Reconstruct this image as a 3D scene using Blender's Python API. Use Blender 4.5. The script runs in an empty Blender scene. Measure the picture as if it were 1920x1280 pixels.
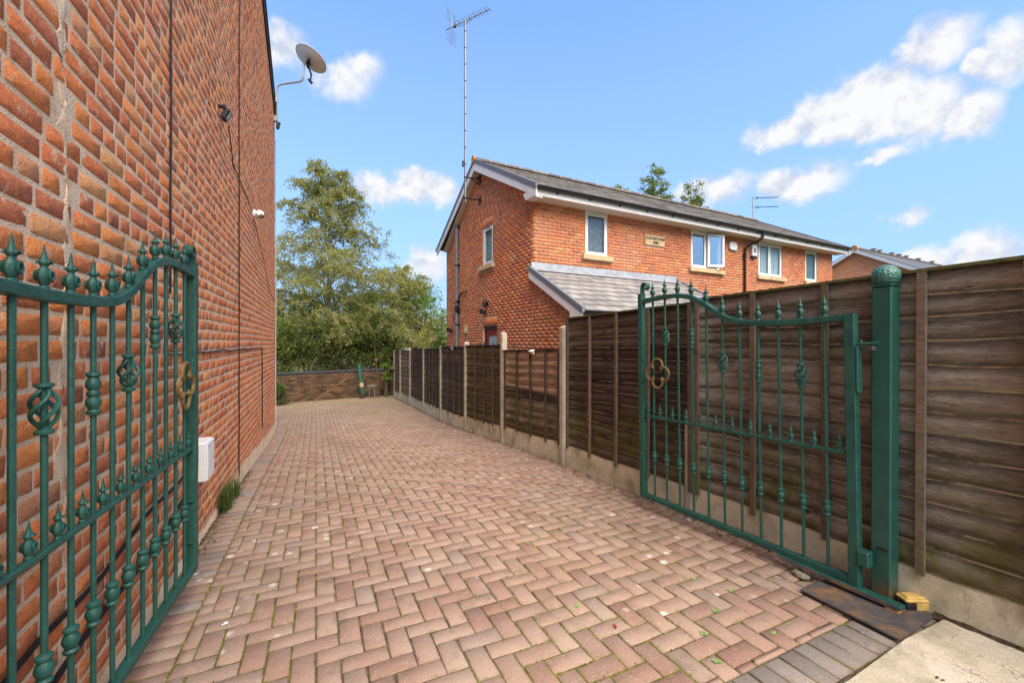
import bpy, math, random
import numpy as np
from mathutils import Vector, Matrix
R = math.radians
random.seed(7)
rng = np.random.default_rng(7)
scene = bpy.context.scene
col = scene.collection

# ------------------------------------------------------------------ camera (eye level is z = 0, +Y runs along the driveway)
YAW = R(25.117)
cd = bpy.data.cameras.new('camera')
cd.sensor_width = 36; cd.lens = 785 / 1920 * 36
cd.clip_start = 0.05; cd.clip_end = 3000
cd.shift_y = 1 / 1920
cam = bpy.data.objects.new('camera', cd); col.objects.link(cam)
cam.rotation_euler = (R(90), 0, -YAW)
scene.camera = cam

# ------------------------------------------------------------------ world, sun, exposure
SUN_EL, SUN_AZ = 50, 176          # azimuth clockwise from +Y
scene.view_settings.view_transform = 'Standard'
scene.view_settings.look = 'None'
scene.view_settings.exposure = 2.45
scene.view_settings.gamma = 1
scene.cycles.use_denoising = True; scene.cycles.denoising_prefilter = 'NONE'; scene.cycles.denoising_input_passes = 'RGB_ALBEDO_NORMAL'; scene.cycles.sample_clamp_indirect = 4; scene.cycles.use_light_tree = False
scene.cycles.max_bounces = 5; scene.cycles.diffuse_bounces = 3; scene.cycles.glossy_bounces = 3; scene.cycles.transmission_bounces = 3
scene.cycles.caustics_reflective = False; scene.cycles.caustics_refractive = False
scene.cycles.transparent_max_bounces = 12
world = bpy.data.worlds.new('World'); scene.world = world
world.use_nodes = True
SKY_TINT = (.94, 1.17, 1.43, 1)
# clouds: azimuth, elevation, half width, half height (degrees), weight
CLOUDS = [(58.4,22.6,3.9,1.6,1.0),(62.5,23.0,4.2,2.5,1.2),(66.0,23.2,4.2,3.6,1.35),(69.2,21.8,3.4,3.1,1.3),(72.6,20.1,2.4,2.1,1.1),
          (70.3,26.4,3.0,2.0,.95),(74.8,23.9,2.1,2.9,1.2),(66.7,18.3,2.3,.8,.85),(59.6,17.3,4.4,2.1,1.0),(50.9,18.0,4.4,1.7,.8),
          (68.5,11.9,1.7,1.0,.7),(73.1,8.3,3.2,2.0,.9),(70.1,8.2,2.2,1.2,.75),(7.3,19.2,3.8,2.1,1.1),(11.9,20.0,3.4,2.2,1.2),(15.0,19.7,3.0,2.0,1.1),
          (2.9,30.2,3.8,2.0,.75),(5.5,31.6,2.6,1.4,.65),(-3.9,31.8,3.2,1.6,.65),(13.2,10.3,3.9,2.3,.7),
          (105,20,12,5,1.1),(-32,17,10,4,1.1),(-85,22,14,5,1.1),(-150,24,13,5,1.1),(155,18,12,5,1.1)]
def build_world():
    nt = world.node_tree; nt.nodes.clear()
    N, L = nt.nodes.new, nt.links.new
    out = N('ShaderNodeOutputWorld'); bg = N('ShaderNodeBackground'); L(bg.outputs[0], out.inputs[0])
    sky = N('ShaderNodeTexSky'); sky.sky_type = 'NISHITA'; sky.sun_disc = False
    sky.sun_elevation = R(SUN_EL); sky.sun_rotation = R(SUN_AZ); sky.air_density = 1.0; sky.dust_density = 0.4; sky.ozone_density = 1.0
    tc = N('ShaderNodeTexCoord'); sep = N('ShaderNodeSeparateXYZ'); L(tc.outputs['Generated'], sep.inputs[0])
    def put(sock, v):
        if hasattr(v, 'is_output'): L(v, sock)
        else: sock.default_value = v
    def math_(op, a, b=0., c=0.):
        n = N('ShaderNodeMath'); n.operation = op
        for i, v in enumerate((a, b, c)): put(n.inputs[i], v)
        return n.outputs[0]
    def vec(op, a, b=None, c=None, k=0):
        n = N('ShaderNodeVectorMath'); n.operation = op; put(n.inputs[0], a)
        if b is not None: put(n.inputs[1], b)
        if c is not None: put(n.inputs[2], c)
        return n.outputs[k]
    az = math_('ARCTAN2', sep.outputs[0], sep.outputs[1]); el = math_('ARCSINE', sep.outputs[2])
    ae = N('ShaderNodeCombineXYZ'); L(az, ae.inputs[0]); L(el, ae.inputs[1])
    nb = N('ShaderNodeTexNoise'); nb.inputs['Scale'].default_value = 17; nb.inputs['Detail'].default_value = 5; nb.inputs['Roughness'].default_value = .58
    L(tc.outputs['Generated'], nb.inputs['Vector'])
    w = vec('MULTIPLY', vec('SUBTRACT', nb.outputs['Color'], (.5,.5,.5)), (.085,.065,0))
    deg = vec('MULTIPLY', vec('ADD', ae.outputs[0], w), (57.29578, 57.29578, 0))
    dens = None
    for a0, e0, wa, we, wt in CLOUDS:
        q = vec('MULTIPLY_ADD', deg, (1/wa, 1/we, 0), (-a0/wa, -e0/we, 0))
        v = math_('MULTIPLY_ADD', vec('LENGTH', q, k=1), -wt, wt)
        dens = v if dens is None else math_('MAXIMUM', dens, v)
    d = math_('ADD', dens, math_('MULTIPLY_ADD', nb.outputs[0], 1.0, -.38))
    mr = N('ShaderNodeMapRange'); mr.interpolation_type = 'SMOOTHSTEP'
    L(d, mr.inputs[0]); mr.inputs[1].default_value = -.16; mr.inputs[2].default_value = .62; mr.inputs[4].default_value = .96
    n2 = N('ShaderNodeTexNoise'); n2.inputs['Scale'].default_value = 17; n2.inputs['Detail'].default_value = 3; n2.inputs['Roughness'].default_value = .58
    L(vec('ADD', tc.outputs['Generated'], (-.004, .004, .016)), n2.inputs['Vector'])
    sh = math_('ADD', math_('MULTIPLY', math_('SUBTRACT', nb.outputs[0], n2.outputs[0]), 3.2), math_('MULTIPLY_ADD', d, .45, .35))
    cr = N('ShaderNodeMapRange'); L(sh, cr.inputs[0]); cr.inputs[1].default_value = .1; cr.inputs[2].default_value = .85
    cc = N('ShaderNodeMix'); cc.data_type = 'RGBA'
    L(cr.outputs[0], cc.inputs[0]); cc.inputs[6].default_value = (2.45, 2.65, 3.1, 1); cc.inputs[7].default_value = (3.65, 3.62, 3.62, 1)
    tint = N('ShaderNodeMix'); tint.data_type = 'RGBA'; tint.blend_type = 'MULTIPLY'; tint.inputs[0].default_value = 1
    L(sky.outputs[0], tint.inputs[6]); tint.inputs[7].default_value = SKY_TINT
    hz = N('ShaderNodeMapRange'); L(el, hz.inputs[0]); hz.inputs[1].default_value = 0; hz.inputs[2].default_value = .8; hz.inputs[3].default_value = .95; hz.inputs[4].default_value = .12
    mh = N('ShaderNodeMix'); mh.data_type = 'RGBA'; L(hz.outputs[0], mh.inputs[0]); L(tint.outputs[2], mh.inputs[6]); mh.inputs[7].default_value = (1.38, 2.2, 3.4, 1)
    mx = N('ShaderNodeMix'); mx.data_type = 'RGBA'; L(mr.outputs[0], mx.inputs[0]); L(mh.outputs[2], mx.inputs[6]); L(cc.outputs[2], mx.inputs[7])
    L(mx.outputs[2], bg.inputs[0]); bg.inputs[1].default_value = 0.05
build_world()
world.cycles.sampling_method = 'MANUAL'; world.cycles.sample_map_resolution = 256
sd = bpy.data.lights.new('sun', 'SUN'); sd.energy = 1.5; sd.angle = R(60); sd.color = (1, .88, .72)
sun = bpy.data.objects.new('sun', sd); col.objects.link(sun)
tos = Vector((math.sin(R(SUN_AZ)) * math.cos(R(SUN_EL)), math.cos(R(SUN_AZ)) * math.cos(R(SUN_EL)), math.sin(R(SUN_EL))))
sun.rotation_euler = tos.to_track_quat('Z', 'Y').to_euler()
sun.location = tos * 30

# ------------------------------------------------------------------ small helpers
GP = np.array([(-40,.6),(-6,-1.1),(0,-1.36),(.73,-1.393),(4.58,-1.569),(6.5,-1.705),(8.43,-1.863),(10.37,-1.976),(12.18,-2.03),(14.14,-2.09),(15.77,-2.15),(17.2,-2.2),(18.9,-2.25),(30,-2.4),(80,-2.6)])
def gz(y): return float(np.interp(y, GP[:, 0], GP[:, 1]))
SY, CY = math.sin(YAW), math.cos(YAW)
def screen(p):          # used only to rank pieces by the size they show in the photograph
    s = p[0] * SY + p[1] * CY
    if s < .3: return None
    return (960 + 785 * (p[0] * CY - p[1] * SY) / s, 641 - 785 * p[2] / s, s)
def tag(o, label=None, cat=None, group=None, kind=None):
    if label: o['label'] = label
    if cat: o['category'] = cat
    if group: o['group'] = group
    if kind: o['kind'] = kind
    return o
def empty(name, loc=(0, 0, 0), rz=0, parent=None):
    o = bpy.data.objects.new(name, None); col.objects.link(o)
    o.location = loc; o.rotation_euler = (0, 0, rz); o.empty_display_size = .1
    if parent: o.parent = parent
    return o
def link(name, me, mat=None, parent=None, loc=(0, 0, 0), rot=(0, 0, 0), scale=(1, 1, 1)):
    o = bpy.data.objects.new(name, me); col.objects.link(o)
    if mat is not None and len(me.materials) == 0: me.materials.append(mat)
    if parent: o.parent = parent
    o.location = loc; o.rotation_euler = rot; o.scale = scale
    return o

class MB:
    def __init__(s): s.v = []; s.f = []
    def add(s, v, f):
        n = len(s.v); s.v += [tuple(p) for p in v]; s.f += [tuple(i + n for i in q) for q in f]; return s
    def box(s, c, d, M=None):
        x, y, z = d[0] / 2, d[1] / 2, d[2] / 2
        v = [Vector((sx * x, sy * y, sz * z)) for sz in (-1, 1) for sy in (-1, 1) for sx in (-1, 1)]
        if M is not None: v = [M @ p for p in v]
        c = Vector(c)
        return s.add([p + c for p in v], [(0,2,3,1),(4,5,7,6),(0,1,5,4),(2,6,7,3),(0,4,6,2),(1,3,7,5)])
    def span(s, x0, x1, y0, y1, z0, z1): return s.box(((x0+x1)/2,(y0+y1)/2,(z0+z1)/2), (abs(x1-x0),abs(y1-y0),abs(z1-z0)))
    def bbox(s, c, d, b=.004, M=None):      # box with chamfered edges
        x, y, z = d[0]/2, d[1]/2, d[2]/2; v = []; idx = {}
        for sx in (-1,1):
            for sy in (-1,1):
                for sz in (-1,1):
                    for k in range(3):
                        p = [sx*x, sy*y, sz*z]
                        for j in range(3):
                            if j != k: p[j] -= (sx,sy,sz)[j]*b
                        idx[(sx,sy,sz,k)] = len(v); v.append(Vector(p))
        f = []
        for k in range(3):
            for sg in (-1,1):
                q = []
                for a, c2 in ((-1,-1),(1,-1),(1,1),(-1,1)):
                    t = [0,0,0]; t[k] = sg; t[(k+1)%3] = a; t[(k+2)%3] = c2; q.append(idx[(*t,k)])
                f.append(q if sg > 0 else q[::-1])
        for k in range(3):
            i, j = (k+1)%3, (k+2)%3
            for si in (-1,1):
                for sj in (-1,1):
                    t0 = [0,0,0]; t0[k] = -1; t0[i] = si; t0[j] = sj; t1 = list(t0); t1[k] = 1
                    q = [idx[(*t0,i)], idx[(*t1,i)], idx[(*t1,j)], idx[(*t0,j)]]
                    f.append(q if si*sj < 0 else q[::-1])
        for sx in (-1,1):
            for sy in (-1,1):
                for sz in (-1,1):
                    q = [idx[(sx,sy,sz,k)] for k in range(3)]; f.append(q if sx*sy*sz > 0 else q[::-1])
        if M is not None: v = [M @ p for p in v]
        c = Vector(c); return s.add([p + c for p in v], f)
    def tube(s, pts, r, n=8, cap=True, closed=False):
        pts = [Vector(p) for p in pts]; r = [float(q) for q in r] if hasattr(r, '__len__') else float(r); m = len(pts); rr = r if hasattr(r, '__len__') else [r]*m
        ring = []; up = None
        for i, p in enumerate(pts):
            if closed: t = pts[(i+1)%m] - pts[i-1]
            else: t = pts[min(i+1, m-1)] - pts[max(i-1, 0)]
            t.normalize()
            if up is None:
                up = Vector((0,0,1)) if abs(t.z) < .9 else Vector((1,0,0))
            a = t.cross(up)
            if a.length < 1e-6: a = t.cross(Vector((0,1,0)))
            a.normalize(); b = a.cross(t).normalized(); up = b
            ring.append([p + rr[i]*(math.cos(2*math.pi*k/n)*a + math.sin(2*math.pi*k/n)*b) for k in range(n)])
        v = [q for rg in ring for q in rg]; f = []
        for i in range(m if closed else m-1):
            j = (i+1) % m
            for k in range(n): f.append((i*n+k, i*n+(k+1)%n, j*n+(k+1)%n, j*n+k))
        if cap and not closed: f += [tuple(range(n))[::-1], tuple((m-1)*n+k for k in range(n))]
        return s.add(v, f)
    def cyl(s, p0, p1, r, n=10): return s.tube([p0, p1], r, n)
    def lathe(s, prof, n=12, c=(0,0,0), sx=1, sy=1):
        v = []; f = []; m = len(prof)
        for r, z in prof:
            for k in range(n):
                a = 2*math.pi*k/n; v.append((c[0]+sx*r*math.cos(a), c[1]+sy*r*math.sin(a), c[2]+z))
        for i in range(m-1):
            for k in range(n): f.append((i*n+k, i*n+(k+1)%n, (i+1)*n+(k+1)%n, (i+1)*n+k))
        f += [tuple(range(n))[::-1], tuple((m-1)*n+k for k in range(n))]
        return s.add(v, f)
    def prism(s, poly, d):          # polygon (3d points, planar) pushed along vector d
        d = Vector(d); p = [Vector(q) for q in poly]; n = len(p)
        return s.add(p + [q + d for q in p], [tuple(range(n))[::-1], tuple(n+i for i in range(n))] + [(i, (i+1)%n, n+(i+1)%n, n+i) for i in range(n)])
    def mesh(s, name, smooth=False, fix=True):
        me = bpy.data.meshes.new(name); me.from_pydata([tuple(p) for p in s.v], [], s.f); me.update()
        if fix:
            import bmesh
            bm = bmesh.new(); bm.from_mesh(me); bmesh.ops.recalc_face_normals(bm, faces=bm.faces); bm.to_mesh(me); bm.free()
        if smooth:
            me.polygons.foreach_set('use_smooth', [True]*len(me.polygons))
            me.set_sharp_from_angle(angle=R(40))
        return me
    def build(s, name, mat, parent=None, smooth=False, loc=(0,0,0), rot=(0,0,0)):
        return link(name, s.mesh(name, smooth), mat, parent, loc, rot)

class Batch:
    """many copies of small prototype meshes: the ones that show largest become objects, the rest one joined mesh"""
    def __init__(s): s.items = []
    def add(s, proto, mtx, rnd, mat=0): s.items.append((proto, mtx, rnd, mat))
    def emit(s, part, rest, mats, parent, world_of, limit=300):
        def score(it):
            p, m, r, k = it
            W = world_of @ m
            c = W.translation; q = screen(c)
            if q is None or not (-40 < q[0] < 1960 and -40 < q[1] < 1320): return -1
            e = [screen(c + (W.to_3x3() @ Vector(d)) * .5) for d in p['axes']]
            if None in e: return -1
            (ax, ay), (bx, by) = [(t[0]-q[0], t[1]-q[1]) for t in e[:2]]
            return abs(ax*by - ay*bx)
        order = sorted(s.items, key=score, reverse=True)
        cache = {}
        for p, m, r, k in order[:limit]:
            key = (id(p), k)
            if key not in cache:
                cache[key] = np_mesh(part, p['v'], p['l'], p['t'], p['uv'], None, p.get('smooth', False)); cache[key].materials.append(mats[k])
            o = bpy.data.objects.new(part, cache[key]); col.objects.link(o); o.parent = parent; o.matrix_local = m; o['rnd'] = float(r)
        left = order[limit:]
        byk = {}
        for it in left: byk.setdefault(it[3], []).append(it)
        if left:
            V = []; Lp = []; T = []; U = []; A = []; MI = []; off = 0
            for p, m, r, k in left:
                M = np.array(m); v = p['v'] @ M[:3, :3].T + M[:3, 3]
                V.append(v); Lp.append(p['l'] + off); T.append(p['t']); U.append(p['uv']); A.append(np.full(len(v), r)); MI.append(np.full(len(p['t']), k)); off += len(v)
            me = np_mesh(rest, np.concatenate(V), np.concatenate(Lp), np.concatenate(T), np.concatenate(U), np.concatenate(A))
            for mt in mats: me.materials.append(mt)
            me.polygons.foreach_set('material_index', np.concatenate(MI).astype(np.int32))
            o = link(rest, me, None, parent); o['kind'] = 'stuff'
def np_mesh(name, V, loops, totals, uv=None, rnd=None, smooth=False):
    me = bpy.data.meshes.new(name)
    me.vertices.add(len(V)); me.vertices.foreach_set('co', np.asarray(V, np.float32).ravel())
    me.loops.add(len(loops)); me.loops.foreach_set('vertex_index', np.asarray(loops, np.int32))
    st = np.concatenate([[0], np.cumsum(totals)[:-1]])
    me.polygons.add(len(totals)); me.polygons.foreach_set('loop_start', st.astype(np.int32)); me.polygons.foreach_set('loop_total', np.asarray(totals, np.int32))
    if uv is not None:
        u = me.uv_layers.new(name='UVMap'); u.data.foreach_set('uv', np.asarray(uv, np.float32)[np.asarray(loops) if len(uv) == len(V) else slice(None)].ravel())
    if rnd is not None:
        a = me.attributes.new('rnd', 'FLOAT', 'POINT'); a.data.foreach_set('value', np.asarray(rnd, np.float32))
    me.update(calc_edges=True); me.validate()
    if smooth: me.polygons.foreach_set('use_smooth', [True]*len(me.polygons))
    return me
def proto_from(mb, axes, L, H, ia, ih, smooth=False):
    """prototype record from an MB: uv runs along axis ia (length L) and ih (height H)"""
    v = np.array([tuple(p) for p in mb.v]); l = np.array([i for f in mb.f for i in f]); t = np.array([len(f) for f in mb.f])
    uv = np.stack([v[:, ia]/L + .5, v[:, ih]/H + .5], 1)
    return dict(v=v, l=l, t=t, uv=uv, axes=axes, smooth=smooth)

# ------------------------------------------------------------------ materials
class NT:
    def __init__(s, name):
        s.m = bpy.data.materials.new(name); s.m.use_nodes = True; s.nt = s.m.node_tree
        s.b = s.nt.nodes['Principled BSDF']; s.out = s.nt.nodes['Material Output']
        s.pos = s.N('ShaderNodeNewGeometry').outputs['Position']
    def N(s, t): return s.nt.nodes.new(t)
    def put(s, sock, v):
        if hasattr(v, 'is_output'): s.nt.links.new(v, sock)
        elif isinstance(v, (tuple, list)): sock.default_value = (*v, 1) if len(v) == 3 and len(sock.default_value) == 4 else v
        else: sock.default_value = v
    def noise(s, scale, detail=4, rough=.55, vec=None, dist=0, stretch=None):
        n = s.N('ShaderNodeTexNoise'); n.inputs['Scale'].default_value = scale; n.inputs['Detail'].default_value = detail; n.inputs['Roughness'].default_value = rough; n.inputs['Distortion'].default_value = dist
        v = vec if vec is not None else s.pos
        if stretch:
            mp = s.N('ShaderNodeMapping'); s.put(mp.inputs[0], v); mp.inputs['Scale'].default_value = stretch; v = mp.outputs[0]
        s.put(n.inputs['Vector'], v); return n.outputs[0]
    def voro(s, scale, feature='F1'):
        n = s.N('ShaderNodeTexVoronoi'); n.feature = feature; n.inputs['Scale'].default_value = scale; s.put(n.inputs['Vector'], s.pos); return n.outputs['Distance']
    def ramp(s, fac, stops, interp='LINEAR'):
        n = s.N('ShaderNodeValToRGB'); s.put(n.inputs[0], fac); e = n.color_ramp.elements; n.color_ramp.interpolation = interp
        while len(e) < len(stops): e.new(.5)
        for el, (p, c) in zip(e, stops): el.position = p; el.color = (*c, 1) if len(c) == 3 else c
        return n.outputs[0]
    def rng(s, fac, a, b, c=0, d=1):
        n = s.N('ShaderNodeMapRange'); s.put(n.inputs[0], fac)
        for i, v in enumerate((a, b, c, d)): n.inputs[i+1].default_value = v
        return n.outputs[0]
    def mix(s, a, b, fac, mode='MIX'):
        n = s.N('ShaderNodeMix'); n.data_type = 'RGBA'; n.blend_type = mode; s.put(n.inputs[0], fac); s.put(n.inputs[6], a); s.put(n.inputs[7], b); return n.outputs[2]
    def mth(s, op, a, b=0):
        n = s.N('ShaderNodeMath'); n.operation = op; s.put(n.inputs[0], a); s.put(n.inputs[1], b); return n.outputs[0]
    def rnd(s):
        a = s.N('ShaderNodeAttribute'); a.attribute_name = 'rnd'; a.attribute_type = 'GEOMETRY'
        b = s.N('ShaderNodeAttribute'); b.attribute_name = 'rnd'; b.attribute_type = 'OBJECT'
        return s.mth('ADD', a.outputs['Fac'], b.outputs['Fac'])
    def uv(s):
        n = s.N('ShaderNodeUVMap'); n.uv_map = 'UVMap'; sp = s.N('ShaderNodeSeparateXYZ'); s.put(sp.inputs[0], n.outputs[0]); return sp.outputs
    def xyz(s):
        sp = s.N('ShaderNodeSeparateXYZ'); s.put(sp.inputs[0], s.pos); return sp.outputs
    def bump(s, h, dist=.004, strength=.8):
        n = s.N('ShaderNodeBump'); n.inputs['Strength'].default_value = strength; n.inputs['Distance'].default_value = dist; s.put(n.inputs['Height'], h)
        s.nt.links.new(n.outputs[0], s.b.inputs['Normal'])
    def done(s, color, rough=.85, spec=.3, metal=0):
        s.put(s.b.inputs['Base Color'], color); s.put(s.b.inputs['Roughness'], rough); s.b.inputs['Specular IOR Level'].default_value = spec; s.b.inputs['Metallic'].default_value = metal
        return s.m
def plain(name, c, rough=.6, spec=.4, metal=0, var=.12, scale=14, bump=0.0):
    t = NT(name); n = t.noise(scale, 5)
    dark = tuple(x*(1-var) for x in c); lite = tuple(min(1, x*(1+var)) for x in c)
    if bump: t.bump(t.noise(scale*6, 4), bump, .6)
    return t.done(t.ramp(n, [(.3, dark), (.7, lite)]), rough, spec, metal)

def m_brick_old():
    t = NT('old_brick'); r = t.rnd()
    base = t.ramp(r, [(0, (.43,.135,.07)), (.14, (.53,.155,.065)), (.38, (.61,.185,.067)), (.6, (.70,.245,.072)), (.78, (.64,.19,.064)), (.92, (.52,.23,.115)), (1, (.66,.31,.12))])
    blot = t.noise(16, 6, .62); base = t.mix(base, (.55,.19,.06), t.rng(blot, .52, .72, 0, .6))
    base = t.mix(base, (.22,.075,.045), t.rng(t.noise(9, 5, .65), .56, .76, 0, .6))
    pit = t.noise(60, 5, .7); base = t.mix(base, (.06,.035,.028), t.rng(pit, .60, .72, 0, .75)); base = t.mix(base, (.72,.34,.14), t.rng(pit, .42, .30, 0, .5)); base = t.mix(base, (.60,.45,.31), t.rng(t.noise(13, 5, .7), .585, .67, 0, .75)); base = t.mix(base, (.10,.06,.045), t.rng(t.noise(5.5, 5, .7), .60, .74, 0, .6))
    base = t.mix(base, (.62,.50,.38), t.rng(t.noise(42, 5, .7), .63, .75, 0, .7))
    h = t.mth('ADD', t.noise(80, 5, .7), t.mth('MULTIPLY', t.rng(pit, .5, .75), -.7))
    t.bump(h, .0045, .9); return t.done(base, .9, .2)
def m_mortar_old():
    t = NT('old_mortar'); n = t.noise(7, 6, .6)
    c = t.ramp(n, [(.25, (.45,.32,.215)), (.5, (.64,.475,.325)), (.75, (.73,.56,.405))])
    c = t.mix(c, (.12,.10,.08), t.rng(t.noise(30, 5, .7), .6, .75, 0, .8))
    t.bump(t.mth('ADD', t.noise(24, 5, .7), t.noise(160, 2)), .006, .9); return t.done(c, .95, .1)
def m_brick_new():
    t = NT('brindled_brick'); r = t.rnd(); u = t.uv()
    base = t.ramp(r, [(0, (.40,.105,.05)), (.3, (.55,.15,.05)), (.55, (.64,.185,.052)), (.75, (.57,.145,.048)), (.88, (.60,.27,.095)), (1, (.46,.13,.07))])
    # fired ends: dark blue-grey or buff patches that sit on one end of a brick
    r2 = t.mth('FRACT', t.mth('MULTIPLY', r, 7.31)); r3 = t.mth('FRACT', t.mth('MULTIPLY', r, 23.7))
    e1 = t.mth('MULTIPLY', t.rng(u[0], .30, .06), t.rng(r2, .45, .75)); e2 = t.mth('MULTIPLY', t.rng(u[0], .72, .95), t.rng(r3, .4, .7))
    w = t.noise(30, 4); base = t.mix(base, (.17,.10,.092), t.mth('MULTIPLY', e1, t.rng(w, .25, .5, .4, .9)))
    base = t.mix(base, (.43,.24,.10), t.mth('MULTIPLY', e2, .6))
    base = t.mix(base, (.56,.17,.05), t.rng(t.noise(11, 5), .55, .75, 0, .4))
    base = t.mix(base, (.68,.33,.21), t.rng(t.noise(.9, 4, .6), .48, .7, 0, .3)); base = t.mix(base, (.20,.07,.04), t.rng(t.noise(1.7, 5, .65), .58, .75, 0, .5))
    t.bump(t.noise(90, 3), .003, .6); return t.done(base, .85, .25)
def m_paver(name, stops):
    t = NT(name); r = t.rnd(); base = t.ramp(r, stops); u = t.uv(); x = t.xyz()
    base = t.mix(base, (.37,.275,.205), t.rng(t.noise(2.6, 4, .6), .44, .68, 0, .55))          # worn, dusty patches
    base = t.mix(base, (.13,.095,.068), t.rng(t.noise(6.5, 5, .7), .55, .74, 0, .6)); base = t.mix(base, (.19,.135,.085), t.rng(t.noise(.8, 4, .65), .5, .68, 0, .45))         # dark staining
    grit = t.noise(95, 4, .75); base = t.mix(base, (.56,.46,.36), t.rng(grit, .58, .70, 0, .6)); base = t.mix(base, (.10,.068,.05), t.rng(grit, .42, .30, 0, .65))
    ed = t.mth('MINIMUM', t.mth('MULTIPLY', t.mth('MINIMUM', u[0], t.mth('SUBTRACT', 1, u[0])), 2), t.mth('MINIMUM', u[1], t.mth('SUBTRACT', 1, u[1])))
    base = t.mix(base, (.15,.12,.055), t.mth('MULTIPLY', t.rng(ed, .13, .03), t.rng(t.noise(14, 4, .7), .46, .66, 0, .6)))    # grime creeping in from the joints
    sp = t.mth('ADD', t.voro(6.1), t.mth('MULTIPLY', t.noise(40, 2), .12))
    base = t.mix(base, (.62,.56,.49), t.mth('MULTIPLY', t.rng(sp, .24, .15, 0, .75), t.rng(t.noise(1.1, 2), .50, .58)))       # lichen spots
    far = t.mth('MULTIPLY', t.rng(x[1], 10, 16), t.rng(t.noise(1.6, 3), .35, .6))
    base = t.mix(base, (.26,.21,.09), t.mth('MULTIPLY', far, .65))                          # moss film at the far end
    t.bump(t.mth('ADD', grit, t.mth('MULTIPLY', t.noise(24, 3), .8)), .004, .8)
    return t.done(base, .92, .2)
def m_joint():
    t = NT('mossy_joint_sand'); n = t.noise(9, 5, .65)
    sand = t.ramp(n, [(.3, (.065,.047,.030)), (.5, (.13,.095,.06)), (.7, (.22,.165,.11))])
    moss = t.ramp(t.noise(22, 4, .7), [(.3, (.07,.07,.014)), (.5, (.165,.16,.028)), (.7, (.27,.255,.055))])
    c = t.mix(sand, moss, t.rng(t.mth('ADD', t.mth('MULTIPLY', t.noise(.9, 3, .6), .6), t.mth('MULTIPLY', t.noise(11, 4, .7), .4)), .41, .53))
    t.bump(t.noise(120, 4, .7), .01, 1); return t.done(c, 1, .05)
def m_concrete(name, c, green=0., scale=1., dirt=.5, cracks=False):
    t = NT(name); n = t.noise(6*scale, 6, .65); x = t.xyz()
    base = t.ramp(n, [(.28, tuple(v*.72 for v in c)), (.5, c), (.72, tuple(min(1, v*1.18) for v in c))])
    g = t.noise(150, 4, .65); base = t.mix(base, tuple(v*.35 for v in c), t.rng(g, .57, .7, 0, dirt)); base = t.mix(base, tuple(min(1, v*1.5) for v in c), t.rng(g, .42, .33, 0, .4))
    base = t.mix(base, (.055,.045,.035), t.rng(t.noise(4, 6, .7, stretch=(1,1,.35)), .58, .74, 0, dirt))
    if green: base = t.mix(base, (.17,.17,.045), t.rng(t.noise(3.3, 5, .6), .46, .66, 0, green))
    if cracks:
        n2 = t.noise(2.2, 4, .6); ck = t.rng(t.mth('ABSOLUTE', t.mth('SUBTRACT', n2, .5)), .0035, .0012); base = t.mix(base, (.12,.095,.06), t.mth('MULTIPLY', ck, t.rng(t.noise(1.1, 2), .5, .6, 0, .6))); base = t.mix(base, tuple(v*.55 for v in c), t.rng(t.noise(1.4, 5, .65), .5, .7, 0, .6))
    t.bump(t.mth('ADD', g, t.noise(40, 5)), .006, .7); return t.done(base, .93, .15)
def m_wood(name, stops, green=.0, hi=.28, edge=True):
    t = NT(name); r = t.rnd()
    off = t.N('ShaderNodeCombineXYZ'); t.put(off.inputs[2], t.mth('MULTIPLY', r, 3.7)); t.put(off.inputs[1], t.mth('MULTIPLY', r, 9.1))
    va = t.N('ShaderNodeVectorMath'); va.operation = 'ADD'; t.put(va.inputs[0], t.pos); t.put(va.inputs[1], off.outputs[0])
    g = t.noise(22, 6, .72, vec=va.outputs[0], stretch=(1,.16,1))
    g2 = t.noise(130, 4, .7, vec=va.outputs[0], stretch=(1,.12,1))
    tone = t.mth('ADD', t.mth('ADD', t.mth('MULTIPLY', g, .5), .12), t.mth('MULTIPLY', r, .3))
    c = t.ramp(tone, stops)
    c = t.mix(c, stops[0][1], t.rng(g2, .545, .60, 0, .4)); c = t.mix(c, stops[-1][1], t.rng(g2, .45, .40, 0, hi))
    cr = t.noise(34, 4, .6, vec=va.outputs[0], stretch=(1,.05,1)); crack = t.rng(t.mth('ABSOLUTE', t.mth('SUBTRACT', cr, .5)), .012, .004)
    c = t.mix(c, (.010,.007,.005), t.mth('MULTIPLY', crack, t.rng(t.noise(3.2, 3), .52, .6, 0, .8)))
    c = t.mix(c, (.018,.013,.010), t.rng(t.noise(2.6, 5, .65), .56, .74, 0, .5))                        # black weathering
    c = t.mix(c, (.012,.008,.006), t.rng(t.voro(3.1), .075, .035, 0, .85))                                # knots
    x = t.xyz()
    if green: c = t.mix(c, (.12,.115,.025), t.mth('MULTIPLY', t.rng(x[2], -.55, -1.15), t.rng(t.noise(4, 5), .42, .6, 0, green)))
    if edge:
        u = t.uv(); r5 = t.mth('FRACT', t.mth('MULTIPLY', r, 5.7)); wv = t.noise(6, 4, .7)
        bark = t.mth('MULTIPLY', t.rng(t.mth('ADD', u[1], t.mth('MULTIPLY', wv, -.35)), .08, -.02), t.rng(r5, .25, .45))
        c = t.mix(c, (.016,.011,.008), t.mth('MULTIPLY', bark, .45))                       # waney bark edge
        c = t.mix(c, (.42,.34,.26), t.mth('MULTIPLY', t.rng(u[1], .075, .05, 0, .85), t.rng(t.noise(5, 4, .7), .42, .54)))
    t.bump(t.mth('ADD', g, t.mth('MULTIPLY', g2, .6)), .006, .9); return t.done(c, .85, .2)
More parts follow.
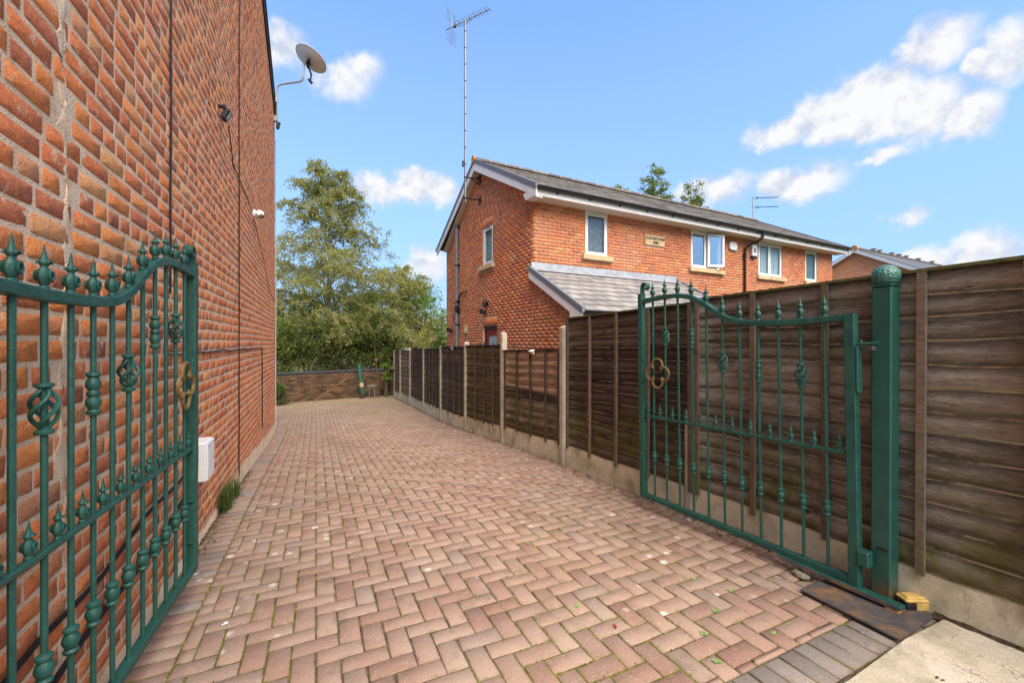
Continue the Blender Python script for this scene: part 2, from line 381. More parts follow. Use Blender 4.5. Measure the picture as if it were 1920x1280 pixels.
def m_green():
    t = NT('green_gloss_paint'); n = t.noise(18, 5, .6); c = t.ramp(n, [(.3, (.009,.054,.040)), (.7, (.017,.086,.065))])
    c = t.mix(c, (.06,.20,.155), t.rng(t.noise(70, 5, .7), .64, .76, 0, .7)); c = t.mix(c, (.045,.028,.016), t.rng(t.noise(33, 6, .75), .61, .69, 0, .85))
    t.bump(t.mth('ADD', t.noise(45, 4), t.noise(160, 3)), .0022, .8); return t.done(c, t.rng(n, .3, .7, .36, .6), .4)
def m_post_green():
    t = NT('green_post_paint'); n = t.noise(9, 5, .6); c = t.ramp(n, [(.3, (.008,.056,.042)), (.7, (.014,.080,.061))]); x = t.xyz()
    c = t.mix(c, (.20,.065,.02), t.mth('MULTIPLY', t.rng(x[2], -1.26, -1.40), t.rng(t.noise(22, 6, .7), .38, .55)))
    c = t.mix(c, (.02,.03,.022), t.rng(t.noise(60, 6, .75), .68, .75, 0, .9))
    t.bump(t.noise(60, 4), .002, .7); return t.done(c, .36, .5)
def m_rust():
    t = NT('rusty_steel_plate'); n = t.noise(7, 6, .65, dist=.8)
    c = t.ramp(n, [(.3, (.045,.042,.044)), (.5, (.085,.072,.066)), (.6, (.17,.095,.05)), (.72, (.28,.13,.055))])
    c = t.mix(c, (.35,.30,.25), t.rng(t.noise(90, 4, .7), .66, .75, 0, .6)); t.bump(t.noise(70, 5), .004, .7); return t.done(c, .6, .5)
def m_leaf(name, stops, trans=.35):
    t = NT(name); r = t.rnd(); c = t.ramp(r, stops)
    tr = t.N('ShaderNodeBsdfTranslucent'); t.put(tr.inputs[0], t.mix(c, (.30,.36,.03), .35)); t.done(c, .55, .35)
    mx = t.N('ShaderNodeMixShader'); mx.inputs[0].default_value = trans; t.nt.links.new(t.b.outputs[0], mx.inputs[1]); t.nt.links.new(tr.outputs[0], mx.inputs[2]); t.nt.links.new(mx.outputs[0], t.out.inputs[0]); return t.m
def m_glass(name, refl=.28, tint=(.75,.82,.84)):
    t = NT(name); g = t.N('ShaderNodeBsdfGlossy'); g.inputs['Roughness'].default_value = .015; g.inputs[0].default_value = (.95,.97,1,1)
    tp = t.N('ShaderNodeBsdfTransparent'); tp.inputs[0].default_value = (*tint, 1)
    mx = t.N('ShaderNodeMixShader'); mx.inputs[0].default_value = refl; t.nt.links.new(tp.outputs[0], mx.inputs[1]); t.nt.links.new(g.outputs[0], mx.inputs[2]); t.nt.links.new(mx.outputs[0], t.out.inputs[0]); return t.m
def m_tile(name, stops):
    t = NT(name); r = t.rnd(); c = t.ramp(t.mth('ADD', t.mth('MULTIPLY', r, .55), t.mth('MULTIPLY', t.noise(3.5, 6, .65), .5)), stops)
    c = t.mix(c, (.23,.22,.17), t.rng(t.noise(24, 5, .7), .62, .74, 0, .5)); t.bump(t.noise(60, 4), .004, .5); return t.done(c, .85, .25)
def m_soil():
    t = NT('soil'); c = t.ramp(t.noise(18, 7, .7), [(.3, (.03,.022,.014)), (.6, (.085,.062,.038)), (.8, (.14,.12,.05))]); t.bump(t.noise(40, 6), .02, 1); return t.done(c, 1, .05)

BRICK_OLD, MORTAR_OLD, BRICK_NEW = m_brick_old(), m_mortar_old(), m_brick_new()
MORTAR_NEW = plain('pale_mortar', (.48,.38,.295), .95, .1, var=.2, scale=20)
PAV_RED = m_paver('red_paver', [(0, (.255,.148,.108)), (.2, (.295,.175,.125)), (.5, (.318,.203,.147)), (.8, (.348,.226,.163)), (.93, (.31,.205,.152)), (1, (.275,.195,.155))])
PAV_GREY = m_paver('grey_paver', [(0, (.18,.15,.13)), (.5, (.225,.19,.163)), (1, (.27,.23,.195))])
JOINT = m_joint()
SLAB = m_concrete('pale_concrete', (.58,.49,.365), .4, .7, .6, True)
POSTC = m_concrete('concrete_post', (.40,.34,.26), .25, 1, .45)
GRAVB = m_concrete('gravel_board', (.54,.47,.335), .55, 1, .6)
WOOD_DARK = m_wood('dark_stained_board', [(.2, (.020,.014,.011)), (.45, (.062,.043,.034)), (.65, (.11,.080,.063)), (.9, (.23,.18,.145))], .9)
WOOD_GREY = m_wood('weathered_board', [(.2, (.025,.018,.015)), (.5, (.085,.065,.054)), (.75, (.16,.128,.107)), (.95, (.27,.225,.19))], .3)
WOOD_BROWN = m_wood('bare_brown_board', [(.2, (.17,.10,.062)), (.45, (.40,.27,.18)), (.75, (.52,.38,.27)), (.95, (.62,.48,.35))], .0)
WOOD_MOSS = m_wood('greenish_board', [(.2, (.030,.022,.012)), (.5, (.095,.070,.036)), (.75, (.17,.132,.07)), (.95, (.27,.215,.12))], .5)
WOOD_NEAR = m_wood('weathered_brown_board', [(.2, (.06,.049,.039)), (.4, (.165,.135,.106)), (.62, (.27,.225,.18)), (.9, (.43,.37,.305))], 1.0)
BATTEN = m_wood('batten', [(.2, (.06,.042,.030)), (.5, (.135,.095,.065)), (.8, (.21,.155,.11)), (.95, (.27,.21,.155))], .5, edge=False)
GREEN, PGREEN, RUST = m_green(), m_post_green(), m_rust()
GOLD = plain('gilded_iron', (.21,.14,.05), .45, .5, .4, .35, 60)
UPVC = plain('white_upvc', (.74,.73,.71), .35, .4, var=.04)
BARGE = plain('white_painted_board', (.70,.68,.655), .5, .3, var=.07, scale=5)
SOFFIT = plain('cream_soffit', (.60,.55,.48), .6, .3, var=.06)
LEAD = plain('lead_flashing', (.30,.315,.335), .55, .4, .25, .25, 7, .01)
VERGE = plain('grey_verge_trim', (.145,.155,.175), .6, .3, var=.15)
BLACK = plain('black_plastic', (.012,.012,.013), .35, .4, var=.2)
IRON = plain('black_iron', (.014,.013,.013), .5, .4, var=.3)
GREYPVC = plain('grey_pipe', (.15,.165,.185), .4, .4, var=.12)
STONE = m_concrete('buff_stone', (.52,.38,.215), 0, 1, .15)
TERRA = plain('terracotta', (.50,.22,.06), .8, .2, var=.25, scale=20)
ALU = plain('weathered_aluminium', (.30,.28,.26), .5, .5, .5, .2, 30)
DISH = plain('grey_dish', (.72,.75,.80), .5, .4, .2, .08)
WPLAST = plain('white_plastic', (.70,.70,.68), .4, .4, var=.05)
CABLE = plain('black_cable', (.01,.01,.012), .5, .3, var=.3)
WCABLE = plain('pale_cable', (.45,.43,.40), .5, .3, var=.1)
TILE = m_tile('grey_brown_tile', [(.2, (.085,.076,.068)), (.5, (.145,.130,.116)), (.8, (.21,.19,.168))])
TILE_P = m_tile('warm_grey_tile', [(.2, (.20,.18,.165)), (.5, (.265,.24,.222)), (.8, (.33,.30,.275))])
RIDGE = m_tile('ridge_tile_clay', [(.2, (.075,.06,.052)), (.5, (.12,.098,.085)), (.8, (.18,.15,.125))])
GLASS, GLASS2 = m_glass('window_glass', .06), m_glass('sky_glass', .38)
FROST = plain('frosted_glass', (.36,.44,.44), .25, .5, var=.08)
BLIND = plain('white_blind', (.88,.85,.80), .8, .2, var=.05)
NET = plain('grey_net_curtain', (.40,.345,.315), .8, .2, var=.35, scale=9)
GREENBLIND = plain('grey_green_blind', (.33,.37,.32), .8, .2, var=.15)
ROOM = plain('dark_room', (.03,.03,.032), .9, .1)
RED = plain('red_paint', (.30,.008,.012), .3, .5, var=.15)
DARKRED = plain('dark_red_wood', (.055,.012,.012), .5, .4, var=.3)
YELLOW = plain('faded_yellow_plastic', (.52,.34,.10), .55, .3, var=.18, scale=30)
BARK = plain('bark', (.09,.07,.052), .95, .1, var=.5, scale=18, bump=.02)
PALEBARK = plain('birch_bark', (.25,.215,.175), .9, .1, var=.45, scale=9, bump=.01)
SOIL = m_soil()
PIPEGREEN = plain('green_drain_pipe', (.028,.11,.08), .45, .4, var=.2, scale=10)

# ------------------------------------------------------------------ ground and driveway
def sheet(name, x0, x1, ys, dz, mat, kind='structure'):
    mb = MB()
    v = [(x, y, gz(y) + dz) for y in ys for x in (x0, x1)]
    mb.add(v, [(2*i, 2*i+1, 2*i+3, 2*i+2) for i in range(len(ys)-1)])
    return tag(mb.build(name, mat), kind=kind)
GROUND = NT('rough_ground'); GROUND = GROUND.done(GROUND.ramp(GROUND.noise(2.5, 7, .65), [(.3, (.05,.045,.025)), (.5, (.085,.085,.035)), (.7, (.12,.105,.06))]), 1, .05)
ys_all = [-900, -40, -6, 0, .73, 4.58, 6.5, 8.43, 10.37, 12.18, 14.14, 15.77, 17.2, 18.9, 30, 80, 1500]
o = sheet('ground', -1500, 1500, ys_all, -.16, GROUND)
tag(o, 'rough earth ground around the driveway and houses')
YD = np.concatenate([np.arange(1.0, 18.6, .25)])
def settle(x, y): return .006*math.sin(x*1.9+1)*math.sin(y*.8+.4) + .003*math.sin(x*5.1+y*3.3)
XD = np.linspace(-4.6, 2.87, 31); mb = MB()
mb.add([(x, y, gz(y) + settle(x, y) - .0055) for y in YD for x in XD], [(r*31+i, r*31+i+1, (r+1)*31+i+1, (r+1)*31+i) for r in range(len(YD)-1) for i in range(30)])
drive = tag(mb.build('driveway', JOINT), kind='structure')
tag(drive, 'red block paved driveway with mossy joints running between wall and fence')
def paver_proto(L, W, seed):
    rr = random.Random(seed); mb = MB(); x, y = L/2, W/2; c = .004; h = .05
    j = lambda a: rr.uniform(-a, a)
    top = [(-x+c+j(.001), -y+c+j(.001), j(.0012)), (x-c+j(.001), -y+c+j(.001), j(.0012)), (x-c+j(.001), y-c+j(.001), j(.0012)), (-x+c+j(.001), y-c+j(.001), j(.0012))]
    mid = [(-x,-y,-c), (x,-y,-c), (x,y,-c), (-x,y,-c)]; bot = [(p[0],p[1],-h) for p in mid]
    f = [(0,1,2,3)]
    for a, b in ((4,0),(8,4)):
        for i in range(4): f.append((a+i, a+(i+1)%4, b+(i+1)%4, b+i))
    mb.add(top+mid+bot, f); return proto_from(mb, [(L,0,0),(0,W,0)], L, W, 0, 1)
PJ = .0085
protoP = [paver_proto(.2-PJ, .1-PJ, i) for i in range(6)]
bat = Batch()
def slope(y): return math.atan((gz(y+.1)-gz(y-.1))/.2)
def lay(x0, x1, y0, y1, bounds, k, pr):
    bx0, bx1, by0, by1 = bounds
    cx0, cx1, cy0, cy1 = max(x0,bx0), min(x1,bx1), max(y0,by0), min(y1,by1)
    if cx1-cx0 < .03 or cy1-cy0 < .03: return
    x, y = (cx0+cx1)/2, (cy0+cy1)/2; lx, ly = cx1-cx0, cy1-cy0
    horiz = (x1-x0) > (y1-y0)
    M = Matrix.Translation((x + random.gauss(0,.0008), y + random.gauss(0,.0008), gz(y) + settle(x,y) + random.gauss(0,.0011))) @ Matrix.Rotation(slope(y)+random.gauss(0,.006), 4, 'X') @ Matrix.Rotation(random.gauss(0,.006), 4, 'Y') @ Matrix.Rotation(random.gauss(0,.008), 4, 'Z')
    if not horiz: M = M @ Matrix.Rotation(R(90), 4, 'Z'); sx, sy = ly/.2, lx/.1
    else: sx, sy = lx/.2, ly/.1
    bat.add(random.choice(pr), M @ Matrix.Diagonal((sx, sy, 1, 1)), random.random(), k)
U = .1035
def herring(bounds, skip=None):
    for i in range(int(bounds[0]/U)-3, int(bounds[1]/U)+3):
        for j in range(int(bounds[2]/U)-3, int(bounds[3]/U)+3):
            c = (i+j) % 4; x, y = i*U, j*U
            if c == 0: r = (x, x+2*U, y, y+U)
            elif c == 2: r = (x, x+U, y, y+2*U)
            else: continue
            if skip and skip((r[0]+r[1])/2, (r[2]+r[3])/2): continue
            lay(r[0], r[1], r[2], r[3], bounds, 0, protoP)
WX = -.83                                   # face of the old brick wall
def back_y(x): return 17.45 + .24*(x) if x < 3 else 18.2
herring((-.585, 2.86, 1.208, 10.9))
herring((-4.4, 2.86, 10.9, 18.2), skip=lambda x, y: y > back_y(x)-.05)
for i in range(0, 36):                     # grey soldier course on the threshold
    x = -.80 + i*U
    lay(x, x+U, 1.002, 1.207, (-.83, 2.86, 1.0, 1.3), 1, protoP)
for j in range(0, 94):                     # edge course along the old wall
    y = 1.21 + j*U
    lay(-.80, -.588, y, y+U, (-.81, -.58, 1.2, 10.9), 1 if random.random() < .3 else 0, protoP)
bat.emit('paver', 'paver_field', [PAV_RED, PAV_GREY], drive, Matrix.Identity(4))
# concrete apron in front of the threshold
mb = MB(); ya = [-6, -4, -2, 0, .5, .985]
wob = lambda i: .012*math.sin(i*3.1)
v = []; nx = 24
for y in ya:
    for i in range(nx+1):
        x = -6 + 12*i/nx; v.append((x, y + (wob(i) if y == ya[-1] else 0), gz(y) + .006 + (.01 if x > 2.2 else 0)))
f = [(r*(nx+1)+i, r*(nx+1)+i+1, (r+1)*(nx+1)+i+1, (r+1)*(nx+1)+i) for r in range(len(ya)-1) for i in range(nx)]
n0 = len(v)
for i in range(nx+1):
    p = v[(len(ya)-1)*(nx+1)+i]; v.append((p[0], p[1], p[2]-.1))
f += [((len(ya)-1)*(nx+1)+i, (len(ya)-1)*(nx+1)+i+1, n0+i+1, n0+i) for i in range(nx)]
mb.add(v, f); o = mb.build('pavement', SLAB); tag(o, 'pale concrete apron in front of the driveway threshold', kind='structure')

# ------------------------------------------------------------------ old brick building on the left
def old_brick_proto(L, H, seed):
    rr = random.Random(seed); D = .03; j = lambda a: rr.uniform(-a, a)
    pts = []
    x, z = L/2, H/2; c = rr.uniform(.002, .007)
    for (px, pz) in ((-x+c,-z),(0,-z),(x-c,-z),(x,-z+c),(x,z-c),(x-c,z),(0,z),(-x+c,z),(-x,z-c),(-x,-z+c)):
        pts.append((px+j(.0025), pz+j(.0022)))
    n = len(pts); v = []
    for d, s in ((-D, 1.0), (-.0015+j(.0005), 1.0), (0, None)):
        for (a, b) in pts:
            if s is None: v.append((j(.0012)+.001, a*(1-.0025/x), b*(1-.0025/z)))
            else: v.append((d, a, b))
    f = []
    for r in range(2):
        for i in range(n): f.append((r*n+i, r*n+(i+1)%n, (r+1)*n+(i+1)%n, (r+1)*n+i))
    v.append((.0012, j(.02), j(.01))); cidx = len(v)-1
    for i in range(n): f.append((2*n+i, 2*n+(i+1)%n, cidx))
    mb = MB(); mb.add(v, f); return proto_from(mb, [(0,L,0),(0,0,H)], L, H, 1, 2)
VY0, VZ0, VSL = 10.55, 5.08, .36             # verge: starts at the far eave and climbs towards the camera
def verge(y): return VZ0 + VSL*(VY0-y) if y > 4.6 else VZ0 + VSL*(VY0-4.6) - VSL*(4.6-y)
bld = empty('brick_building', (WX, 5.8, gz(5.8)))
tag(bld, 'old red brick building with a tall blank gable wall along the driveway', 'building')
BW = bld.matrix_world.copy(); BW.translation = bld.location; BI = BW.inverted()
def loc_of(o, p): return tuple(Vector(p) - Vector(o.location))
YN, YE = -.6, 10.71
prof = [(YN, -2.6), (YE, -2.6), (YE, verge(YE)), (4.6, verge(4.6)), (YN, verge(YN))]
mb = MB(); mb.prism([(WX+.0002, y, z) for y, z in prof], (-.24, 0, 0))
mb.v = [loc_of(bld, p) for p in mb.v]; wall = mb.build('wall', MORTAR_OLD, bld)
mb = MB()                                   # far end wall and rear body
mb.span(WX-6, WX-.02, YE-.25, YE-.002, -2.6, VZ0-.05); mb.span(WX-6, WX-.25, YN, YN+.24, -2.6, verge(YN)); mb.span(WX-6.2, WX-6, YN, YE, -2.6, VZ0)
mb.v = [loc_of(bld, p) for p in mb.v]; mb.build('side_wall', MORTAR_OLD, bld)
mb = MB()
for a, b in (((YE+.05), 4.6), (4.6, YN-.05)):
    mb.prism([(WX+.05, a, verge(a)+.02), (WX-6.2, a, verge(a)+.02), (WX-6.2, b, verge(b)+.02), (WX+.05, b, verge(b)+.02)], (0, 0, .06))
mb.v = [loc_of(bld, p) for p in mb.v]; mb.build('roof', TILE, bld)
mb = MB(); mb.prism([(WX+.03, YE+.03, verge(YE+.03)-.10), (WX+.03, YE+.03, verge(YE+.03)+.015), (WX+.03, 4.6, verge(4.6)+.015), (WX+.03, 4.6, verge(4.6)-.10)], (-.06, 0, 0))
mb.v = [loc_of(bld, p) for p in mb.v]; mb.build('verge_board', BLACK, bld)
bat = Batch(); CH = .0835
st = [old_brick_proto(.226, .067, 100+i) for i in range(9)]; hd = [old_brick_proto(.108, .067, 200+i) for i in range(6)]
zc = -2.2; row = 0
while zc < verge(4.6):
    y = .55 + random.uniform(0, .24); header = (row % 4 == 1)
    while y < YE - .02:
        hb = header or random.random() < .06
        L = (.108 if hb else .226) + random.gauss(0, .004); Lc = min(L, YE-.004-y)
        if Lc < .04: break
        ym = y + Lc/2
        inpatch = 2.03 + .02*math.sin(zc*5) < ym < 2.115 + .02*math.sin(zc*3.1+1) and -1.3 < zc < 1.4
        if zc + .04 < verge(ym) - .02 and zc > gz(ym) - .1 and not (inpatch and hb):
            sag = .004*math.sin(ym*.9 + row*.05)
            M = Matrix.Translation((WX + max(.0003, random.gauss(.0010, .0008)), ym, zc + sag + random.gauss(0, .0016))) @ Matrix.Rotation(random.gauss(0, .007), 4, 'X') @ Matrix.Rotation(random.gauss(0, .0025), 4, 'Z') @ Matrix.Diagonal((1, Lc/(.108 if hb else .226), random.uniform(.95, 1.03), 1))
            bat.add(random.choice(hd if hb else st), BI @ M, random.random())
        y += Lc + .014 + abs(random.gauss(0, .003))
    zc += CH; row += 1
bat.emit('brick', 'brick_courses', [BRICK_OLD], wall, BW)
def rough_strip(path, width, out, seed, amp=.02):
    """an uneven smear of mortar: path of (y,z) points, lying on the wall face"""
    rr = random.Random(seed); v = []; n = len(path)
    for i, (y, z) in enumerate(path):
        w = width(i)
        for k, (q, d) in enumerate(((-1, -.012), (-.7, out*.7), (-.2, out), (.3, out*.9), (.75, out*.6), (1, -.012))):
            v.append((WX + d + rr.uniform(-.003, .003), y + q*w/2 + rr.uniform(-amp, amp)*.5, z + rr.uniform(-amp, amp)*.4))
    f = [(i*6+k, i*6+k+1, (i+1)*6+k+1, (i+1)*6+k) for i in range(n-1) for k in range(5)]
    mb = MB(); mb.add([loc_of(bld, p) for p in v], f); return mb
rough_strip([(2.07 + .02*math.sin(z*4), z) for z in np.arange(-1.35, 1.5, .045)], lambda i: .05 + .03*math.sin(i*.7) + .03*math.sin(i*1.9), .0035, 3, .03).build('mortar_patch', MORTAR_OLD, wall, True)
v = []; ysf = np.arange(.6, 10.75, .09)      # cement fillet at the foot of the wall
rr = random.Random(5)
for y in ysf:
    hgt = .05 + .13*max(0, min(1, (y-4.6)/2)) + rr.uniform(-.02, .02)
    for d, z in ((.004, hgt), (.012, hgt*.55), (.03, -.03)): v.append(loc_of(bld, (WX + d + rr.uniform(-.003, .004), y, gz(y) + z)))
mb = MB(); mb.add(v, [(3*i+k, 3*i+k+1, 3*i+k+4, 3*i+k+3) for i in range(len(ysf)-1) for k in range(2)]); mb.build('cement_fillet', MORTAR_OLD, wall, True)
# pale service pipe on the far corner
mb = MB(); mb.tube([(WX+.02, YE-.03, 4.5), (WX+.022, YE-.03, 2), (WX+.02, YE-.03, -1.9)], .012, 6); mb.v = [loc_of(bld, p) for p in mb.v]; mb.build('corner_pipe', WCABLE, bld)
# cables
def cable(name, pts, r, mat, label):
    p0 = Vector(pts[0]); mb = MB(); mb.tube([Vector(p) - p0 for p in pts], r, 6); o = mb.build(name, mat, None, True, loc=p0); return tag(o, label, 'cable', 'cables on the old brick wall')
def wig(y, z0, z1, n=14, a=.012, x=WX+.012): return [(x + random.uniform(0,.003), y + random.uniform(-a, a)*.5, z0+(z1-z0)*i/n) for i in range(n+1)]
cable('wall_cable', wig(3.262, 4.4, .30), .006, CABLE, 'black vertical cable on the brick wall dropping behind the left gate')
cable('wall_cable', wig(5.88, 6.4, 4.0, 5) + wig(5.83, 3.8, -1.62, 20), .0065, CABLE, 'long black vertical cable running the whole brick wall height')
cable('wall_cable', [(WX+.012, 3.2+.25*i, -.075-.001*i+random.uniform(-.008,.008)) for i in range(20)] + [(WX+.012, 8.12, -.10), (WX+.012, 8.18, -.13)] + wig(8.185, -.2, -1.45, 8), .0075, CABLE, 'black cable running level along the brick wall then turning down')
cable('wall_cable', [(WX+.010, 5.2, 2.25), (WX+.010, 5.45, 1.95), (WX+.010, 5.75, 1.93), (WX+.010, 7.1, 1.88)], .005, CABLE, 'thin black cable slanting down to the white camera')
cable('wall_cable', [(WX+.010, 7.2, 1.80), (WX+.010, 8.4, 1.45), (WX+.010, 9.4, 1.0), (WX+.010, 10.6, .9)], .004, CABLE, 'thin black cable sloping from the camera to the corner')
cable('wall_cable', [(WX+.02, 1.0+.22*i, -1.03+.012*i-.02*math.sin(i*1.3)) for i in range(14)], .010, CABLE, 'upper black cable sagging low behind the left gate')
cable('wall_cable', [(WX+.022, 1.0+.22*i, -1.235+.014*i-.025*math.sin(i*.9)) for i in range(14)], .012, CABLE, 'lowest thick black cable behind the left gate')
# white junction box
jb = empty('junction_box', (WX, 3.86, -1.03)); tag(jb, 'white plastic junction box low on the brick wall beside the gate', 'box')
mb = MB(); mb.bbox((.05, 0, .145), (.095, .23, .29), .008); mb.build('box_body', WPLAST, jb)
mb = MB(); mb.bbox((.103, 0, .145), (.014, .215, .275), .005); mb.build('box_lid', WPLAST, jb)
for sy in (-1, 1):
    for z in (.03, .26): mb = MB(); mb.cyl((.108, sy*.09, z), (.113, sy*.09, z), .006, 8); mb.build('screw', GREYPVC, jb)
mb = MB(); mb.span(.1095, .1112, .06, .075, .13, .155); mb.build('red_mark', RED, jb)
# dome camera
cc = empty('security_camera', (WX, 7.10, 1.86)); tag(cc, 'small white security camera on the brick wall', 'camera')
mb = MB(); mb.lathe([(.058, 0), (.06, .012), (.055, .035), (.045, .05)], 16); me = mb.mesh('mount', True); link('mount', me, WPLAST, cc, (0,0,0), (0, R(90), 0))
mb = MB(); mb.lathe([(.02,-.05),(.045,-.045),(.052,-.02),(.052,.05),(.047,.06)], 14); link('camera_body', mb.mesh('camera_body', True), WPLAST, cc, (.085, 0, -.01), (R(65), R(40), 0))
mb = MB(); mb.lathe([(.036,0),(.034,.012),(.02,.02)], 12); link('lens', mb.mesh('lens', True), BLACK, cc, (.115, -.05, -.035), (R(65), R(40), 0))
# small floodlight high on the wall
fl = empty('wall_floodlight', (WX, 4.74, 2.16)); tag(fl, 'small dark floodlight high on the brick wall', 'lamp')
mb = MB(); mb.cyl((0,0,.06), (.05,0,.06), .018, 10); mb.bbox((.052,0,.055), (.03,.05,.04), .006); mb.build('bracket', IRON, fl)
mb = MB(); mb.bbox((.06,.0,-.015), (.05,.085,.11), .012, Matrix.Rotation(R(25),3,'Y')); mb.build('lamp_head', IRON, fl)
mb = MB(); mb.bbox((.086,.0,-.03), (.006,.07,.085), .002, Matrix.Rotation(R(25),3,'Y')); mb.build('lens', ALU, fl)
# satellite dish on a cranked pole
sd_ = empty('satellite_dish', (WX, 10.5, 4.85)); tag(sd_, 'grey satellite dish on a cranked pole at the far wall corner', 'satellite dish')
mb = MB(); mb.tube([(.06,-.02,-.15),(.06,-.02,.55),(.065,-.02,.68),(.09,-.03,.76),(.15,-.05,.79),(.50,-.24,.83),(.56,-.27,.86),(.585,-.285,.93),(.59,-.29,1.22)], .019, 8); mb.build('pole', ALU, sd_, True)
for z in (.42, .02):
    mb = MB(); mb.bbox((.03,-.02,z), (.07,.09,.12), .006); mb.build('wall_bracket', ALU, sd_)
mb = MB(); mb.bbox((.09,-.05,-.12), (.05,.05,.14), .01); mb.cyl((.07,-.03,-.2),(.11,-.05,-.06),.03,8); mb.build('cable_joint', BLACK, sd_, True)
vd = Vector((-.116, 10.114, 6.07)).normalized(); vr = vd.cross(Vector((0,0,1))).normalized(); vu = vr.cross(vd)
nrm = ((vr*.50 + vu*.86)*.80 + vd*.60).normalized()
Q = nrm.to_track_quat('Z', 'Y').to_matrix()
dc = Vector((.70,-.37,1.24)); v = []; f = []
n, m = 28, 6
for i in range(m+1):
    r = .33*i/m
    for k in range(n):
        a = 2*math.pi*k/n; v.append(dc + Q @ Vector((r*math.cos(a)*.96, r*math.sin(a), .10*(r/.33)**2)))
for i in range(m):
    for k in range(n): f.append((i*n+k, i*n+(k+1)%n, (i+1)*n+(k+1)%n, (i+1)*n+k))
mb = MB(); mb.add(v, f)
mb.tube([dc + Q @ Vector((.33*.96*math.cos(2*math.pi*k/n), .33*math.sin(2*math.pi*k/n), .10)) for k in range(n)], .007, 5, closed=True)
mb.build('reflector', DISH, sd_, True)
mb = MB(); mb.bbox(dc - nrm*.03, (.30,.05,.045), .008, Q @ Matrix.Rotation(R(-20),3,'Z')); mb.bbox(dc - nrm*.05, (.07,.09,.06), .01, Q); mb.build('back_bracket', BLACK, sd_)
e0 = dc + Q @ Vector((.1,-.05,-.04)); e1_ = dc + Vector((.03,.02,-.38))
mb = MB(); mb.tube([e0, e0*.5+e1_*.5+Vector((.03,0,0)), e1_], [.018,.022,.014], 7); mb.build('feed_arm', BLACK, sd_)
mb = MB(); mb.tube([e1_ + Vector((-.05,0,.02)), e1_ + Vector((.03,.03,-.05))], [.022,.03], 8); mb.build('feed_horn', BLACK, sd_)

# ------------------------------------------------------------------ wrought iron gates
GW = 1.585
KZ = [.366,.377,.382,.376,.347,.276,.183,.134,.118,.114,.113,.117,.122]       # top rail, latch to hinge, above eye level
BASEZ = -1.37
FIN = [(.010,0),(.017,.002),(.0175,.009),(.0125,.014),(.0165,.02),(.021,.032),(.0225,.044),(.019,.058),(.011,.068),(.0105,.071),(.0165,.077),(.0175,.083),(.0115,.09),(.0085,.10),(.0005,.138)]
COL = [(.009,-.046),(.019,-.043),(.0205,-.036),(.0145,-.029),(.0195,-.018),(.0235,-.004),(.0205,.012),(.0145,.021),(.0205,.027),(.0205,.036),(.009,.045)]
COL2 = [(.009,-.078),(.019,-.074),(.021,-.064),(.014,-.056),(.021,-.04),(.022,-.026),(.014,-.012),(.019,-.006),(.019,.006),(.014,.012),(.022,.026),(.021,.04),(.014,.056),(.021,.064),(.019,.074),(.009,.078)]
def finial_mesh(s):
    mb = MB(); mb.lathe([(r*s, z*s) for r, z in FIN], 10, sy=.72)
    for sy in (-1, 1):                       # raised scroll on either face
        mb.tube([(s*.012*math.cos(a)*(1-.35*a/8), sy*s*.0155, s*(.042+.016*math.sin(a)*(1-.35*a/8))) for a in np.linspace(-1.2, 5.6, 12)], s*.0042, 5)
        mb.tube([(s*.010*math.cos(a), sy*s*.0125, s*(.078+.008*math.sin(a))) for a in np.linspace(.2, 3, 6)], s*.0036, 5)
    return mb.mesh('finial', True)
ME_FIN, ME_FIN2 = finial_mesh(1.0), finial_mesh(.82)
mb = MB(); mb.lathe(COL, 12); ME_COL = mb.mesh('collar', True)
mb = MB(); mb.lathe(COL2, 12); ME_COL2 = mb.mesh('double_collar', True)
mb = MB()
for k in range(4):
    mb.tube([((.006+.026*math.sin(math.pi*t)**.8)*math.cos(k*math.pi/2+t*3.4), (.006+.026*math.sin(math.pi*t)**.8)*math.sin(k*math.pi/2+t*3.4), -.06+.12*t) for t in np.linspace(0, 1, 12)], .0062, 6)
for sg in (-1, 1): mb.lathe([(.009, sg*.078),(.022,sg*.074),(.023,sg*.066),(.012,sg*.058),(.006,sg*.05)][::sg], 12)
ME_BASK = mb.mesh('basket', True)
for me in (ME_FIN, ME_FIN2, ME_COL, ME_COL2, ME_BASK): me.materials.append(GREEN)
def rail_z(x):          # x from hinge
    k = 12 - x/GW*12; i = int(max(0, min(11, math.floor(k)))); t = k - i
    p = [KZ[max(0, min(12, j))] for j in (i-1, i, i+1, i+2)]
    return .5*((2*p[1]) + (-p[0]+p[2])*t + (2*p[0]-5*p[1]+4*p[2]-p[3])*t*t + (-p[0]+3*p[1]-3*p[2]+p[3])*t**3) - BASEZ
def flat_sweep(pts, hy, hz, jit=.0012, rr=random.Random(2)):
    """rectangular bar along a path in the x-z plane, edges slightly hammered"""
    mb = MB(); v = []; n = len(pts)
    for i, p in enumerate(pts):
        a = Vector(pts[min(i+1,n-1)]) - Vector(pts[max(i-1,0)]); a.normalize(); nn = Vector((-a.z, 0, a.x)); b = .004
        for dy, dn in ((-hy+b,-hz),(hy-b,-hz),(hy,-hz+b),(hy,hz-b),(hy-b,hz),(-hy+b,hz),(-hy,hz-b),(-hy,-hz+b)):
            v.append(Vector(p) + nn*(dn + rr.uniform(-jit,jit)) + Vector((0, dy + rr.uniform(-jit,jit), 0)))
    f = [(i*8+k, i*8+(k+1)%8, (i+1)*8+(k+1)%8, (i+1)*8+k) for i in range(n-1) for k in range(8)]
    f += [tuple(range(8))[::-1], tuple((n-1)*8+k for k in range(8))]
    return mb.add(v, f)
